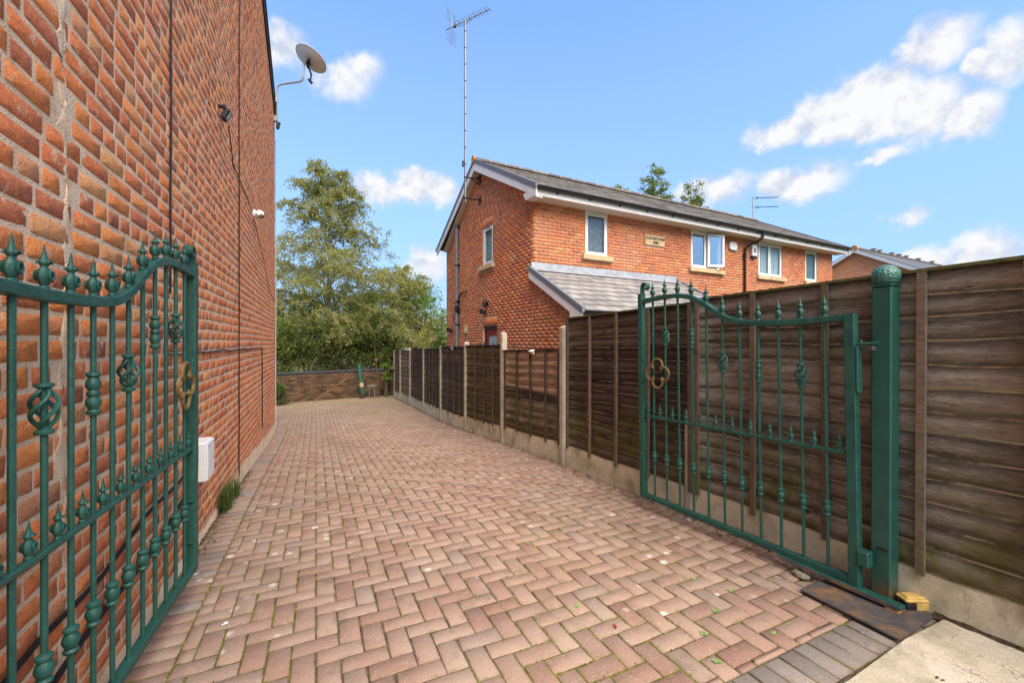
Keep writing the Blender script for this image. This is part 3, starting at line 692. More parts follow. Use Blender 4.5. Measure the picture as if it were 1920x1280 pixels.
def make_gate(loc, rz, tilt, label, side):
    g = empty('iron_gate', loc, rz); g.rotation_euler = (0, tilt, rz); tag(g, label, 'gate', 'pair of open driveway gates')
    ST = .024; zt = rail_z(GW)
    flat_sweep([(x, 0, rail_z(x)) for x in np.linspace(.02, GW-.03, 46)], .020, .019).build('top_rail', GREEN, g)
    flat_sweep([(x, 0, .02) for x in np.linspace(.02, GW-.03, 30)], .021, .020).build('bottom_rail', GREEN, g)
    zm = -.645 - BASEZ
    flat_sweep([(x, 0, zm) for x in np.linspace(.02, GW-.03, 30)], .013, .010).build('mid_rail', GREEN, g)
    flat_sweep([(0, 0, z) for z in np.linspace(0, rail_z(0)+.018, 20)], ST, .026).build('hinge_stile', GREEN, g)
    ls = flat_sweep([(GW, 0, z) for z in np.linspace(0, zt+.07, 24)], ST, .026).build('latch_stile', GREEN, g)
    # scroll on top of the latch stile
    sc = [(GW-.012, 0, zt+.05)] + [(GW-.012, 0, zt+.05+.02*i) for i in (1, 2, 3)]
    c0 = Vector((GW-.052, 0, zt+.128))
    sc += [tuple(c0 + Vector(((.040-.0045*a)*math.cos(a), 0, (.040-.0045*a)*math.sin(a)))) for a in np.linspace(.05, 5.2, 18)]
    flat_sweep(sc, .024, .007, .0006).build('scroll', GREEN, ls)
    for z in (.18, .42):
        mb = MB(); mb.bbox((GW-.03, 0, z), (.03,.03,.012), .003); mb.build('latch_lug', GREEN, ls)
    for k in range(1, 12):
        x = GW - k*GW/12; zr = rail_z(x); br = MB()
        br.tube([(0, 0, z) for z in np.linspace(.035, zr-.012, 6)], .0092, 8)
        bar = br.build('bar', GREEN, g, True, loc=(x, 0, 0))
        link('finial', ME_FIN, None, bar, (0, 0, zr+.015), (0, 0, 0))
        link('collar', ME_COL, None, bar, (0, 0, -.985-BASEZ + random.uniform(-.006,.006)))
        if k in (2, 6, 10): link('basket', ME_BASK, None, bar, (0, 0, zr-.335), (0, 0, random.uniform(0, 3)))
        if k in (4, 8): link('double_collar', ME_COL2, None, bar, (0, 0, zr-.325))
    for k in range(12):
        x = GW - (k+.5)*GW/12; link('spike', ME_FIN2, None, g, (x, 0, zm+.008))
    # gilded rosette: four open rings tied with small scrolls
    ro = empty('rosette', (GW-1.5*GW/12, (.026 if side > 0 else -.026), -.262-BASEZ), 0, g)
    for q in range(4):
        a0 = q*math.pi/2; cx, cz = .068*math.cos(a0), .068*math.sin(a0)
        pts = [(cx+.056*math.cos(a0+t), 0, cz+.056*math.sin(a0+t)) for t in np.linspace(-2.25, 2.25, 22)]
        for sg in (1, -1):
            e = Vector(pts[-1] if sg > 0 else pts[0]); cen = e + Vector((-.012*math.cos(a0)+.012*sg*math.sin(a0)*.2, 0, -.012*math.sin(a0)-.012*sg*math.cos(a0)*.2))
        mb = MB(); mb.tube(pts, .0095, 6)
        for sg in (1, -1):
            b0 = a0 + sg*math.pi/4; c2 = Vector((.072*math.cos(b0), 0, .072*math.sin(b0)))
            mb.tube([c2 + Vector(((.006+.0022*t)*math.cos(b0+sg*t*1.2+2.5), 0, (.006+.0022*t)*math.sin(b0+sg*t*1.2+2.5))) for t in np.linspace(0, 4.2, 12)], .005, 5)
        mb.build('ring', GOLD, ro, True)
    for q in range(4):
        b0 = q*math.pi/2+math.pi/4; mb = MB(); mb.bbox((.083*math.cos(b0), 0, .083*math.sin(b0)), (.02,.018,.014), .003, Matrix.Rotation(-b0,3,'Y')); mb.build('clip', GOLD, ro)
    return g
hR, lR = Vector((2.728, 1.302)), Vector((2.652, 2.885))
gR = make_gate((hR.x, hR.y, -1.352), math.atan2((lR-hR).y, (lR-hR).x), R(.9), 'open green iron gate leaf standing in front of the dark fence', 1)
hL, lL = Vector((-.742, 1.447)), Vector((-.658, 3.03))
gL = make_gate((hL.x, hL.y, -1.345), math.atan2((lL-hL).y, (lL-hL).x), 0, 'open green iron gate leaf folded back along the old brick wall', -1)
for z in (.25, 1.25):
    mb = MB(); mb.cyl((-.03,0,z-.03), (-.03,0,z+.05), .014, 10); mb.bbox((-.045,.0,z), (.05,.05,.05), .005); mb.build('hinge', GREEN, gL, True)
mb = MB(); mb.span(-.09,-.05,-.02,.10,.2,1.35); mb.build('wall_hinge_plate', GREEN, gL)
# hinge pieces of the right leaf: top eye bolt with nut, lower pivot block
mb = MB(); mb.cyl((.02,.0,1.335), (-.125,.0,1.345), .009, 8); mb.cyl((.045,0,1.334),(.03,0,1.335),.015,6); mb.build('hinge_bolt', GREEN, gR, True)
mb = MB(); mb.bbox((-.045,.0,.165), (.055,.06,.085), .006); mb.build('hinge_block', GREEN, gR)
mb = MB(); mb.bbox((-.034,.0,1.2), (.012,.05,.26), .003); mb.build('hinge_strap', GREEN, gR)

# ------------------------------------------------------------------ green gate post, opener, plate, lamp
gp = empty('gate_post', (2.805, 1.205, gz(1.2)-.02)); gp.rotation_euler = (0, R(.5), R(.5))
tag(gp, 'tall square green steel gate post with a ball on top', 'post')
mb = MB(); mb.bbox((0,0,.868), (.09,.09,1.736), .006); mb.build('shaft', PGREEN, gp)
mb = MB(); mb.bbox((0,0,1.741), (.10,.10,.010), .003); mb.build('cap_plate', PGREEN, gp)
mb = MB(); v = []; n = 26
prf = [(.001,-.05)] + [(.064*math.cos(a), .061*math.sin(a)) for a in np.linspace(-1.0, 1.45, 15)] + [(.001,.061)]
mb.lathe(prf, n, (0,0,1.795)); BALLM = NT('hammered_green_ball'); BALLM.bump(BALLM.voro(75), .006, .9); BALLM = BALLM.done(BALLM.ramp(BALLM.noise(12,4), [(.3,(.025,.10,.075)),(.7,(.045,.145,.11))]), .42, .5)
mb.build('ball', BALLM, gp, True)
mb = MB(); mb.bbox((-.05,.06,1.40), (.05,.07,.022), .003); mb.bbox((-.065,.085,1.425), (.016,.016,.04), .003); mb.build('hinge_bracket', m_rust(), gp)
mb = MB(); mb.bbox((-.048,-.01,.32), (.006,.05,.012), .001); mb.build('scratch_weld', IRON, gp)
op = empty('gate_opener', (2.72, 1.20, gz(1.3)+.012)); op.rotation_euler = (0,0,math.atan2(.076,1.58)*1)
tag(op, 'green steel opener arm lying under the right gate leaf', 'gate opener')
mb = MB(); mb.bbox((0,.20,.045), (.055,.62,.02), .004); mb.build('arm', GREEN, op)
mb = MB(); mb.span(-.03,-.026,-.1,.5,.03,.05); mb.build('rusty_edge', RUST, op)
mb = MB(); mb.bbox((.0,-.07,.015), (.055,.06,.04), .006); mb.build('pivot_stub', TERRA, op)
pl = MB(); rr = random.Random(4)
out = [(2.50,1.462),(2.58,1.468),(2.70,1.462),(2.835,1.455)] + [(2.838,1.25),(2.842,1.04),(2.83,1.012)] + [(2.70,1.006),(2.57,1.004),(2.462,1.003)] + [(2.475,1.15),(2.488,1.3)]
pl.prism([(x-2.65, y-1.23, .012+slope(y)*(y-1.23)) for x, y in out], (0,0,.009)); o = pl.build('steel_plate', RUST, None, loc=(2.65,1.23,gz(1.23)))
tag(o, 'rusty dark steel plate lying on the paving by the gate post', 'metal plate')
lb = empty('warning_lamp', (2.835, 1.095, gz(1.09)+.012)); lb.rotation_euler = (0,0,R(-28)); lb.scale = (.92,)*3
tag(lb, 'weathered yellow and black lamp box at the foot of the green post', 'lamp')
mb = MB(); mb.bbox((0,0,.022), (.115,.062,.044), .006); mb.build('base', BLACK, lb)
mb = MB(); mb.bbox((.028,-.002,.030), (.07,.068,.046), .006); mb.build('lens', YELLOW, lb)
mb = MB(); mb.bbox((0,0,.062), (.135,.078,.022), .008); mb.bbox((0,0,.076), (.105,.055,.012), .005); mb.build('lid', YELLOW, lb)
STONE2 = m_concrete('mossy_stone', (.25,.22,.165), .5, 2, .6)
for i, (x, y, s, lab) in enumerate(((2.675, 1.56, .038, 'mossy stone wedged under the right gate leaf'), (2.87, .93, .022, 'small dark stone beside the lamp box on concrete'))):
    mb = MB(); rr = random.Random(i+3)
    mb.lathe([(.3,-.5),(.8,-.35),(1,0),(.85,.4),(.4,.55)], 8, sx=s*1.5, sy=s)
    mb.v = [(p[0]*1+rr.uniform(-.1,.1)*s, p[1]+rr.uniform(-.1,.1)*s, p[2]*s*.9+rr.uniform(-.1,.1)*s) for p in mb.v]
    o = mb.build('stone', STONE2 if i == 0 else IRON, None, loc=(x, y, gz(y)+s*.42), rot=(0,0,1.3)); tag(o, lab, 'stone')

# ------------------------------------------------------------------ fences
FX = 2.89
def board_mesh(y0, y1, zb, zt, j, n, seed, mat, segs=8):
    """one overlapping waney board between y0 and y1; zb, zt give the panel's bottom and top at y"""
    rr = random.Random(seed); v = []; ph = rr.uniform(0, 6.3); ph2 = rr.uniform(0, 6.3); amp = rr.uniform(.004, .013); tw = rr.uniform(-.003, .003)
    for i in range(segs+1):
        y = y0 + (y1-y0)*i/segs; B, T = zb(y), zt(y); h = (T-B)/n
        lo = B + j*h - .010 + amp*math.sin(ph + y*3.3) + .4*amp*math.sin(ph2 + y*9.7) + rr.uniform(-.0015,.0015); hi = min(B + (j+1)*h + .012, T)
        bx = FX - .028 + tw*(i/segs-.5) + rr.uniform(-.0012,.0012)
        v += [(bx, y, lo), (bx+.009, y, lo+.001), (FX+.008, y, hi), (FX-.002, y, hi)]
    f = [(4*i+k, 4*i+(k+1)%4, 4*i+4+(k+1)%4, 4*i+4+k) for i in range(segs) for k in range(4)] + [(0,1,2,3), tuple(4*segs+k for k in (3,2,1,0))]
    mb = MB(); mb.add(v, f); mb.uvv = [(0, q) for i in range(segs+1) for q in (0, 0, 1, 1)]; return mb
def lerp(y0, a, y1, b): return lambda y: a + (b-a)*(y-y0)/(y1-y0)
def make_panel(fence, y0, y1, zb, zt, n, mat_of, battens, seed, bmat=BATTEN, cap=None):
    c = Vector((FX, (y0+y1)/2, zb((y0+y1)/2))); pe = empty('panel', c - Vector(fence.location), 0, fence)
    for j in range(n):
        mb = board_mesh(y0+.006, y1-.006, zb, zt, j, n, seed*50+j, None); mb.v = [tuple(Vector(p)-c) for p in mb.v]
        me = np_mesh('board', np.array(mb.v), np.array([q for ff in mb.f for q in ff]), np.array([len(ff) for ff in mb.f]), np.array(mb.uvv, float)); o = link('board', me, mat_of(j), pe); o['rnd'] = random.Random(seed*31+j).random()
    for i, y in enumerate(battens):
        w = .036 if cap else .030; lean = random.Random(seed*7+i).uniform(-.008, .008)
        mb = MB(); z0, z1 = zb(y) - .03 - .03*random.Random(seed+i).random(), zt(y) - .004
        mb.prism([(FX-.050, y-w/2+lean, z0), (FX-.050, y+w/2+lean, z0), (FX-.050, y+w/2, z1), (FX-.050, y-w/2, z1)], (.022,0,0)); mb.v = [tuple(Vector(p)-c) for p in mb.v]
        o = mb.build('batten', bmat, pe); o['rnd'] = random.Random(seed*13+i).random()
    mb = MB(); mb.prism([(FX-.045, y0, zt(y0)-.002), (FX-.045, y1, zt(y1)-.002), (FX-.045, y1, zt(y1)+(.014 if cap else .010)), (FX-.045, y0, zt(y0)+(.014 if cap else .010))], (.065,0,0)); mb.v = [tuple(Vector(p)-c) for p in mb.v]
    mb.build('capping', cap or bmat, pe)
def make_post(fence, y, ztop, w=.10):
    zb = gz(y)-.05; o0 = Vector((FX, y, zb)) - Vector(fence.location); h = ztop - zb
    mb = MB(); mb.bbox((0,0,h/2-.01), (w, w*.95, h-.02), .012); mb.lathe([(w*.62,-.02),(w*.45,0),(.01,.012)], 4, (0,0,h-.012), 1, .95)
    mb.build('post', POSTC, fence, loc=o0)
def make_gravel(fence, y0, y1, ztf):
    c = Vector((FX, (y0+y1)/2, gz((y0+y1)/2))); mb = MB(); n = 6
    v = []
    for i in range(n+1):
        y = y0+(y1-y0)*i/n; v += [(FX-.026, y, gz(y)-.06), (FX+.026, y, gz(y)-.06), (FX+.026, y, ztf(y)), (FX-.020, y, ztf(y)), (FX-.026, y, ztf(y)-.006)]
    f = [(5*i+k, 5*i+(k+1)%5, 5*i+5+(k+1)%5, 5*i+5+k) for i in range(n) for k in range(5)] + [(0,1,2,3,4), tuple(5*n+k for k in (4,3,2,1,0))]
    mb.add(v, f); mb.v = [tuple(Vector(p)-c) for p in mb.v]; mb.build('gravel_board', GRAVB, fence, loc=c - Vector(fence.location))
CAPG = plain('mossy_capping', (.095,.085,.032), .9, .1, var=.4, scale=25)
tall = empty('timber_fence', (FX, 2.6, gz(2.6))); tag(tall, 'tall dark overlapping board fence behind the right gate leaf', 'fence', 'fences along the right side')
PB = [-1.31, .655, 2.575, 4.545]
make_panel(tall, -1.26, .60, lerp(-1.26,-1.13,.6,-1.15), lerp(-1.26,.385,.6,.375), 13, lambda j: WOOD_NEAR, (-1.2,-.7,-.2,.3,.56), 1, BATTEN, CAPG)
make_panel(tall, .66, 2.514, lerp(.7,-1.165,2.44,-1.205), lerp(.7,.372,2.44,.347), 13, lambda j: WOOD_NEAR, (.70,1.065,1.523,1.994,2.488), 2, BATTEN, CAPG)
make_panel(tall, 2.529, 4.475, lerp(2.6,-1.225,4.47,-1.285), lerp(2.6,.322,4.47,.290), 13, lambda j: WOOD_DARK, (2.556,3.044,3.51,3.98,4.455), 3, BATTEN, CAPG)
for y0, y1, a, b in ((-1.26,.60,-1.13,-1.15),(.71,2.52,-1.17,-1.21),(2.63,4.49,-1.225,-1.285)): make_gravel(tall, y0, y1, lerp(y0,a,y1,b))
make_post(tall, .632, .2, .07); make_post(tall, 2.575, -.56, .085); make_post(tall, -1.31, -.3)
low = empty('timber_fence', (FX, 11, gz(11))); tag(low, 'lower weathered board fence with concrete posts running to the back', 'fence', 'fences along the right side')
PY = [4.584, 6.503, 8.43, 10.36, 12.22, 14.12, 15.95, 17.3]
PT = [.212, .172, .011, -.108, -.187, -.268, -.308, -.34]
TOPS = [(-.097,-.144), (-.06,-.073), (-.115,-.12), (-.178,-.199), (-.198,-.219), (-.291,-.312), (-.345,-.36)]
for i in range(8): make_post(low, PY[i], PT[i])
mats = [None, WOOD_MOSS, WOOD_GREY, WOOD_GREY, WOOD_GREY, WOOD_BROWN, WOOD_BROWN]
BD = BATTEN
DKB = m_wood('dark_batten', [(.2, (.02,.014,.010)), (.5, (.055,.038,.027)), (.8, (.10,.07,.05)), (.95, (.15,.11,.08))], .2, edge=False)
BTS = {0: (6.36,5.912,5.459,5.002,4.66), 1: (7.813,7.336,6.9), 2: (9.693,9.207,8.779)}
for i in range(7):
    y0, y1 = PY[i]+.05, PY[i+1]-.05; g0 = .28 if i else .275
    zb = lerp(y0, gz(y0)+g0, y1, gz(y1)+.30); zt = lerp(y0, TOPS[i][0], y1, TOPS[i][1])
    make_gravel(low, y0+.002, y1-.002, lerp(y0, gz(y0)+g0, y1, gz(y1)+.30))
    bt = BTS.get(i) or tuple(y0 + (y1-y0)*q for q in (.2,.4,.6,.8))
    mf = (lambda j: WOOD_BROWN if j >= 5 else (WOOD_DARK if j == 4 else WOOD_MOSS if j < 1 else WOOD_NEAR)) if i == 0 else (lambda j, m=mats[i]: m)
    make_panel(low, y0, y1, zb, zt, 10, mf, bt, 10+i, DKB)
mb = MB(); c = Vector((FX-.03, 5.5, -.73)); mb.span(-.006,.012,-.82,.86,-.014,.014); mb.build('mid_rail', DKB, low, loc=c-Vector(low.location))
# end of the run: one short low panel with a plank on top
y0, y1 = 17.35, 18.15; zb = lerp(y0, gz(y0)+.1, y1, gz(y1)+.1); zt = lerp(y0,-1.12,y1,-1.12); make_panel(low, y0, y1, zb, zt, 6, lambda j: WOOD_BROWN, (17.5,17.8,18.1), 30, BATTEN)
pk = MB(); pk.bbox((0,0,0), (.5,1.0,.035), .005); o = pk.build('plank', BATTEN, None, loc=(FX-.05, 17.72, -1.085)); tag(o, 'weathered plank lying across the low end of the fence', 'plank')
# solar lamps clipped on the fence top
for i, (y, z, lab) in enumerate(((5.36,-.125,'small pale solar lamp clipped on the brown fence panel'), (9.28,-.13,'small dull solar lamp clipped on the dark middle fence panel'))):
    so = empty('solar_lamp', (FX-.06, y, z)); tag(so, lab, 'lamp', 'solar lamps on the fence')
    mb = MB(); mb.bbox((0,0,0), (.075,.10,.016), .004, Matrix.Rotation(R(-18),3,'Y')); mb.build('solar_panel', WPLAST if i == 0 else GREYPVC, so)
    mb = MB(); mb.bbox((.012,0,-.032), (.045,.085,.045), .006); mb.build('lamp_body', STONE if i == 0 else ALU, so)
    mb = MB(); mb.bbox((.045,0,-.01), (.035,.03,.05), .003); mb.build('clip', BLACK, so)

# ------------------------------------------------------------------ semi-detached houses
HP = Vector((4.25, 7.981, 0)); HT = R(2.5)
hs = empty('semi_detached_house', HP, HT); tag(hs, 'orange brick semi-detached houses with white fascia behind the fence', 'house')
HW = Matrix.Translation(HP) @ Matrix.Rotation(HT, 4, 'Z')
A1, B1 = 12.12, 5.75; BM = B1/2; ZB = -2.2
SL = .535; EZ = 3.06; def_top = EZ
def gable_top(b): return EZ + SL*(BM - abs(b-BM)) + .17
WIN = [(1.393,2.055),(4.943,6.146),(7.919,9.134),(10.446,11.153)]
WZ0, WZ1 = 2.02, 3.035
GWIN = (2.068,2.70,2.06,3.07); GDOOR = (1.815,2.70,-2.0,.42)
PORCH_B = -1.47; PORCH_A1 = 4.35
def cells(bu, bz, holes, fn):
    for i in range(len(bu)-1):
        for j in range(len(bz)-1):
            u, z = (bu[i]+bu[i+1])/2, (bz[j]+bz[j+1])/2
            if not any(h[0] < u < h[1] and h[2] < z < h[3] for h in holes): fn(bu[i], bu[i+1], bz[j], bz[j+1])
mb = MB(); fh = [(a, b, WZ0, WZ1) for a, b in WIN]
cells(sorted([0, A1] + [x for w in WIN for x in w]), [ZB, WZ0, WZ1, EZ+.1], fh, lambda u0, u1, z0, z1: mb.span(u0, u1, .0, .22, z0, z1))
gh = [GWIN, GDOOR]
cells(sorted([.004, B1, GWIN[0], GWIN[1], GDOOR[0]]), [ZB, GDOOR[3], GWIN[2], GWIN[3], 3.08], gh, lambda u0, u1, z0, z1: mb.span(.0, .22, u0 if u0 > .1 else .0015, u1, z0, z1))
mb.prism([(.0002, .004, 3.08), (.0002, B1-.004, 3.08), (.0002, B1-.004, gable_top(B1)), (.0002, BM, gable_top(BM)), (.0002, .004, gable_top(0))], (.2, 0, 0))
mb.prism([(A1-.2, .02, 3.08), (A1-.2, B1-.004, 3.08), (A1-.2, BM, gable_top(BM)+.01)], (.19, 0, 0)); mb.span(A1-.2, A1-.002, .01, B1, ZB, 3.08); mb.span(0.01, A1-.01, B1-.2, B1-.003, ZB, 3.06)
hwall = mb.build('wall', MORTAR_NEW, hs)
def new_brick_proto(L, axis, seed):
    rr = random.Random(seed); mb = MB(); h = .0325; d = .03
    if axis == 'x':     # facade, face looks to -y
        v = [(-L/2,0,-h),(L/2,0,-h),(L/2,0,h),(-L/2,0,h),(-L/2,d,-h),(L/2,d,-h),(L/2,d,h),(-L/2,d,h)]
        f = [(0,1,2,3),(1,5,6,2),(4,0,3,7),(3,2,6,7),(0,4,5,1)]; ax = [(L,0,0),(0,0,.065)]; ia = 0
    else:               # gable, face looks to -x
        v = [(0,L/2,-h),(0,-L/2,-h),(0,-L/2,h),(0,L/2,h),(d,L/2,-h),(d,-L/2,-h),(d,-L/2,h),(d,L/2,h)]
        f = [(0,1,2,3),(1,5,6,2),(4,0,3,7),(3,2,6,7),(0,4,5,1)]; ax = [(0,L,0),(0,0,.065)]; ia = 1
    mb.add(v, f); return proto_from(mb, ax, L, .065, ia, 2)
pf, pg = new_brick_proto(.215, 'x', 1), new_brick_proto(.215, 'y', 1)
bat = Batch()
def lay_course(u0, u1, z, holes, put, row):
    u = u0 - (.1125 if row % 2 else 0)
    while u < u1:
        a, b = max(u, u0), min(u+.215, u1); segs = [(a, b)]
        for h in holes:
            if h[2] < z+.03 and h[3] > z-.03:
                ns = []
                for s0, s1 in segs:
                    if h[1] <= s0 or h[0] >= s1: ns.append((s0, s1))
                    else:
                        if h[0]-s0 > .03: ns.append((s0, h[0]-.004))
                        if s1-h[1] > .03: ns.append((h[1]+.004, s1))
                segs = ns
        for s0, s1 in segs:
            if s1-s0 > .025: put((s0+s1)/2, s1-s0, z)
        u += .225
def put_f(u, L, z): bat.add(pf, Matrix.Translation((u, random.gauss(-.0028,.0006), z)) @ Matrix.Diagonal((L/.215,1,1,1)), random.random())
def put_g(u, L, z): bat.add(pg, Matrix.Translation((random.gauss(-.0028,.0006), u, z)) @ Matrix.Diagonal((1,L/.215,1,1)), random.random())
sill_h = [(a-.11, b+.12, 1.90, 2.025) for a, b in WIN]
plq = (3.237,3.917,2.44,2.71)
z = -.56; row = 0
soldier_g = (GWIN[0]-.02, GWIN[1]+.02, GWIN[3], GWIN[3]+.235); soldier_d = (GDOOR[0]-.02, GDOOR[1]+.02, GDOOR[3], GDOOR[3]+.235)
while z < gable_top(BM):
    if z < 3.09: lay_course(0, A1, z, fh + sill_h + [plq], put_f, row)
    half = BM if z < gable_top(0)-.04 else (gable_top(BM)-z-.04)/SL
    lo, hi = max(.0, BM-half), min(B1, BM+half)
    if hi-lo > .1: lay_course(lo + (.006 if lo < .01 else 0), hi, z, gh + [soldier_g, soldier_d, (GWIN[0]-.12,GWIN[1]+.18,1.905,2.065)], put_g, row+1)
    if -.6 < z < 1.55:      # porch flank, flush with the gable
        bmin = max(PORCH_B, -(1.52-z)/.54) if z > .5 else PORCH_B
        if z > .5: bmin = -(1.50-z)/.54
        bmin = max(bmin, PORCH_B)
        if bmin < -.05: lay_course(bmin, -.004, z, [], put_g, row+1)
    z += .075; row += 1
for s in (soldier_g, soldier_d):
    u = s[0]+.04
    while u < s[1]-.03:
        bat.add(pg, Matrix.Translation((-.002, u, s[2]+.115)) @ Matrix.Rotation(R(90), 4, 'X') @ Matrix.Diagonal((1,1,1,1)), .55 + .1*random.random()); u += .075
bat.emit('brick', 'brick_courses', [BRICK_NEW], hwall, HW)
# windows
def window(name, a0, a1, z0, z1, axis, lights, back, fr=.055, glass=GLASS, opened=None):
    """axis 'x': facade window; axis 'y': gable window.  lights = relative widths of the panes"""
    def T(u, d, z): return (u, d, z) if axis == 'x' else (d, u, z)
    def bx(mb, u0, u1, d0, d1, zz0, zz1):
        p, q = T(u0, d0, zz0), T(u1, d1, zz1); mb.span(min(p[0],q[0]), max(p[0],q[0]), min(p[1],q[1]), max(p[1],q[1]), zz0, zz1)
    mb = MB(); bx(mb, a0, a1, .02, .085, z0, z0+fr); bx(mb, a0, a1, .02, .085, z1-fr, z1); bx(mb, a0, a0+fr, .021, .084, z0+fr, z1-fr); bx(mb, a1-fr, a1, .021, .084, z0+fr, z1-fr)
    w = mb.build('window', UPVC, hs)
    tot = sum(lights); u = a0+fr; W = a1-a0-2*fr
    for i, l in enumerate(lights):
        u1 = u + W*l/tot; m = .028
        if i: mb = MB(); bx(mb, u-.03, u+.03, .0205, .0835, z0+fr+.002, z1-fr-.002); mb.build('mullion', UPVC, w)
        s0, s1 = u + (.03 if i else 0), u1 - (.03 if i < len(lights)-1 else 0)
        if opened == i:
            hg = empty('casement', (s0, .0, 0), R(-20), w)      # hinged at the mullion, swung out
            wd = s1-s0
            mb = MB(); mb.span(0,wd,-.045,.005,z0+fr,z0+fr+.06); mb.span(0,wd,-.045,.005,z1-fr-.06,z1-fr); mb.span(0,.06,-.044,.004,z0+fr+.06,z1-fr-.06); mb.span(wd-.06,wd,-.044,.004,z0+fr+.06,z1-fr-.06); mb.build('sash', UPVC, w).parent = hg
            hg.name = 'casement'
            mb = MB(); mb.span(.06,wd-.06,-.024,-.02,z0+fr+.06,z1-fr-.06); o = mb.build('pane', GLASS2, w); o.parent = hg
        else:
            mb = MB(); bx(mb, s0, s1, .014, .05, z0+fr, z0+fr+m); bx(mb, s0, s1, .014, .05, z1-fr-m, z1-fr); bx(mb, s0, s0+m, .015, .049, z0+fr+m, z1-fr-m); bx(mb, s1-m, s1, .015, .049, z0+fr+m, z1-fr-m); mb.build('sash', UPVC, w)
            mb = MB(); bx(mb, s0+m, s1-m, .034, .038, z0+fr+m, z1-fr-m); mb.build('pane', glass, w)
        u = u1
    if lights and opened is None:
        mb = MB(); um = (a0+a1)/2; bx(mb, um-.12, um+.12, .008, .02, z1-fr+.012, z1-fr+.03); mb.build('trickle_vent', BLACK if axis == 'y' else UPVC, w)
    mb = MB()
    if back == 'blind':
        n = max(4, int((a1-a0)/.09))
        for k in range(n):
            c = a0+fr + (a1-a0-2*fr)*(k+.5)/n; bx(mb, c-.042, c+.042, .075+.008*(k%2), .08+.008*(k%2), z0+.03, z1-.03)
        mb.build('blind', BLIND, w)
    elif back:
        n = 24; v = []
        for k in range(n+1):
            uu = a0+.02 + (a1-a0-.04)*k/n; dd = .085 + .012*math.sin(k*2.1)
            v += [T(uu, dd, z0+.02), T(uu, dd, z1-.02)]
        mb.add(v, [(2*k, 2*k+2, 2*k+3, 2*k+1) for k in range(n)]); mb.build('curtain', back, w)
    mb = MB(); bx(mb, a0-.1, a1+.1, .6, .62, z0-.1, z1+.1); bx(mb, a0-.1, a1+.1, .22, .6, z0-.12, z0-.1); bx(mb, a0-.1, a1+.1, .22, .6, z1+.1, z1+.12); bx(mb, a0-.1, a0-.08, .22, .6, z0-.1, z1+.1); bx(mb, a1+.08, a1+.1, .22, .6, z0-.1, z1+.1)
    mb.build('room_recess', ROOM, w)
    return w
window('w1', *WIN[0], WZ0, WZ1, 'x', [1], NET, .06)
window('w2', *WIN[1], WZ0, WZ1, 'x', [1, .95], None, .06, GLASS2, 1)
window('w3', *WIN[2], WZ0, WZ1, 'x', [.9, 1], 'blind', .06)
window('w4', *WIN[3], WZ0, WZ1, 'x', [1], GREENBLIND, .06)
window('wg', GWIN[0], GWIN[1], GWIN[2], GWIN[3], 'y', [1], GREENBLIND, .06)
for a, b in WIN:
    mb = MB(); mb.bbox(((a+b)/2+.005, -.02, 1.96), (b-a+.225, .14, .118), .006); mb.build('sill', STONE, hs)
mb = MB(); mb.bbox((-.02, (GWIN[0]+GWIN[1])/2+.03, 1.985), (.14, GWIN[1]-GWIN[0]+.29, .118), .006); mb.build('sill', STONE, hs)
# side door: dark outer frame, red door with frosted pane
mb = MB(); d0, d1, dz = GDOOR[0], GDOOR[1], GDOOR[3]
mb.span(.05,.14,d0,d1,dz-.10,dz); mb.span(.05,.14,d0,d0+.03,-2,dz-.10); mb.span(.05,.14,d1-.10,d1,-2,dz-.10); door = mb.build('door', DARKRED, hs)
mb = MB(); mb.span(.07,.12,d0+.03,d1-.10,dz-.24,dz-.10); mb.span(.07,.12,d1-.22,d1-.10,-2,dz-.24); mb.span(.071,.119,d0+.03,d0+.05,-2,dz-.24); mb.span(.07,.12,d0+.05,d1-.22,-2,-1.1); mb.build('door_leaf', RED, door)
mb = MB(); mb.span(.09,.10,d0+.05,d1-.22,-1.1,dz-.24); mb.build('pane', FROST, door)
# roof
EB, EZT = -.42, 3.235                       # eave line of the tiles
RB, RZ = BM, EZT + SL*(BM+.42)              # ridge
A0R, A1R = -.20, A1+.22
def roof_tiles(roof, a0, a1, b0, z0, b1, z1, gauge, width, mat, name, limit, matrix, th=.016, tl=.045):
    L = math.hypot(b1-b0, z1-z0); ang = math.atan2(z1-z0, b1-b0); nr = int(round(L/gauge)); g = L/nr; nc = int(round((a1-a0)/width)); w = (a1-a0)/nc
    mb = MB(); mb.box((0,0,0), (w-.0025, g+.05, th)); pr = proto_from(mb, [(w,0,0),(0,g,0)], w, g, 0, 1); bt = Batch()
    for r in range(nr):
        for c in range(-1, nc+1):
            off = (w/2 if r % 2 else 0); x0, x1 = a0+c*w+off, a0+(c+1)*w+off; x0, x1 = max(x0, a0), min(x1, a1)
            if x1-x0 < .05: continue
            t = (r+.5)*g; bb, zz = b0 + t*math.cos(ang), z0 + t*math.sin(ang)
            M = Matrix.Translation(((x0+x1)/2, bb, zz)) @ Matrix.Rotation(ang - tl + random.gauss(0,.003), 4, 'X') @ Matrix.Translation((0,0,.012+random.gauss(0,.001))) @ Matrix.Diagonal(((x1-x0)/w,1,1,1))
            bt.add(pr, M, random.random())
    bt.emit('tile', name, [mat], roof, matrix, limit)
mb = MB()
mb.prism([(A0R+.01, EB+.02, EZT-.03), (A0R+.01, RB, RZ-.03), (A0R+.01, RB, RZ-.09), (A0R+.01, EB+.02, EZT-.09)], (A1R-A0R-.02,0,0))
mb.prism([(A0R+.01, RB, RZ-.03), (A0R+.01, B1+.42, EZT-.03), (A0R+.01, B1+.42, EZT-.09), (A0R+.01, RB, RZ-.09)], (A1R-A0R-.02,0,0))
roof = mb.build('roof', TILE, hs)
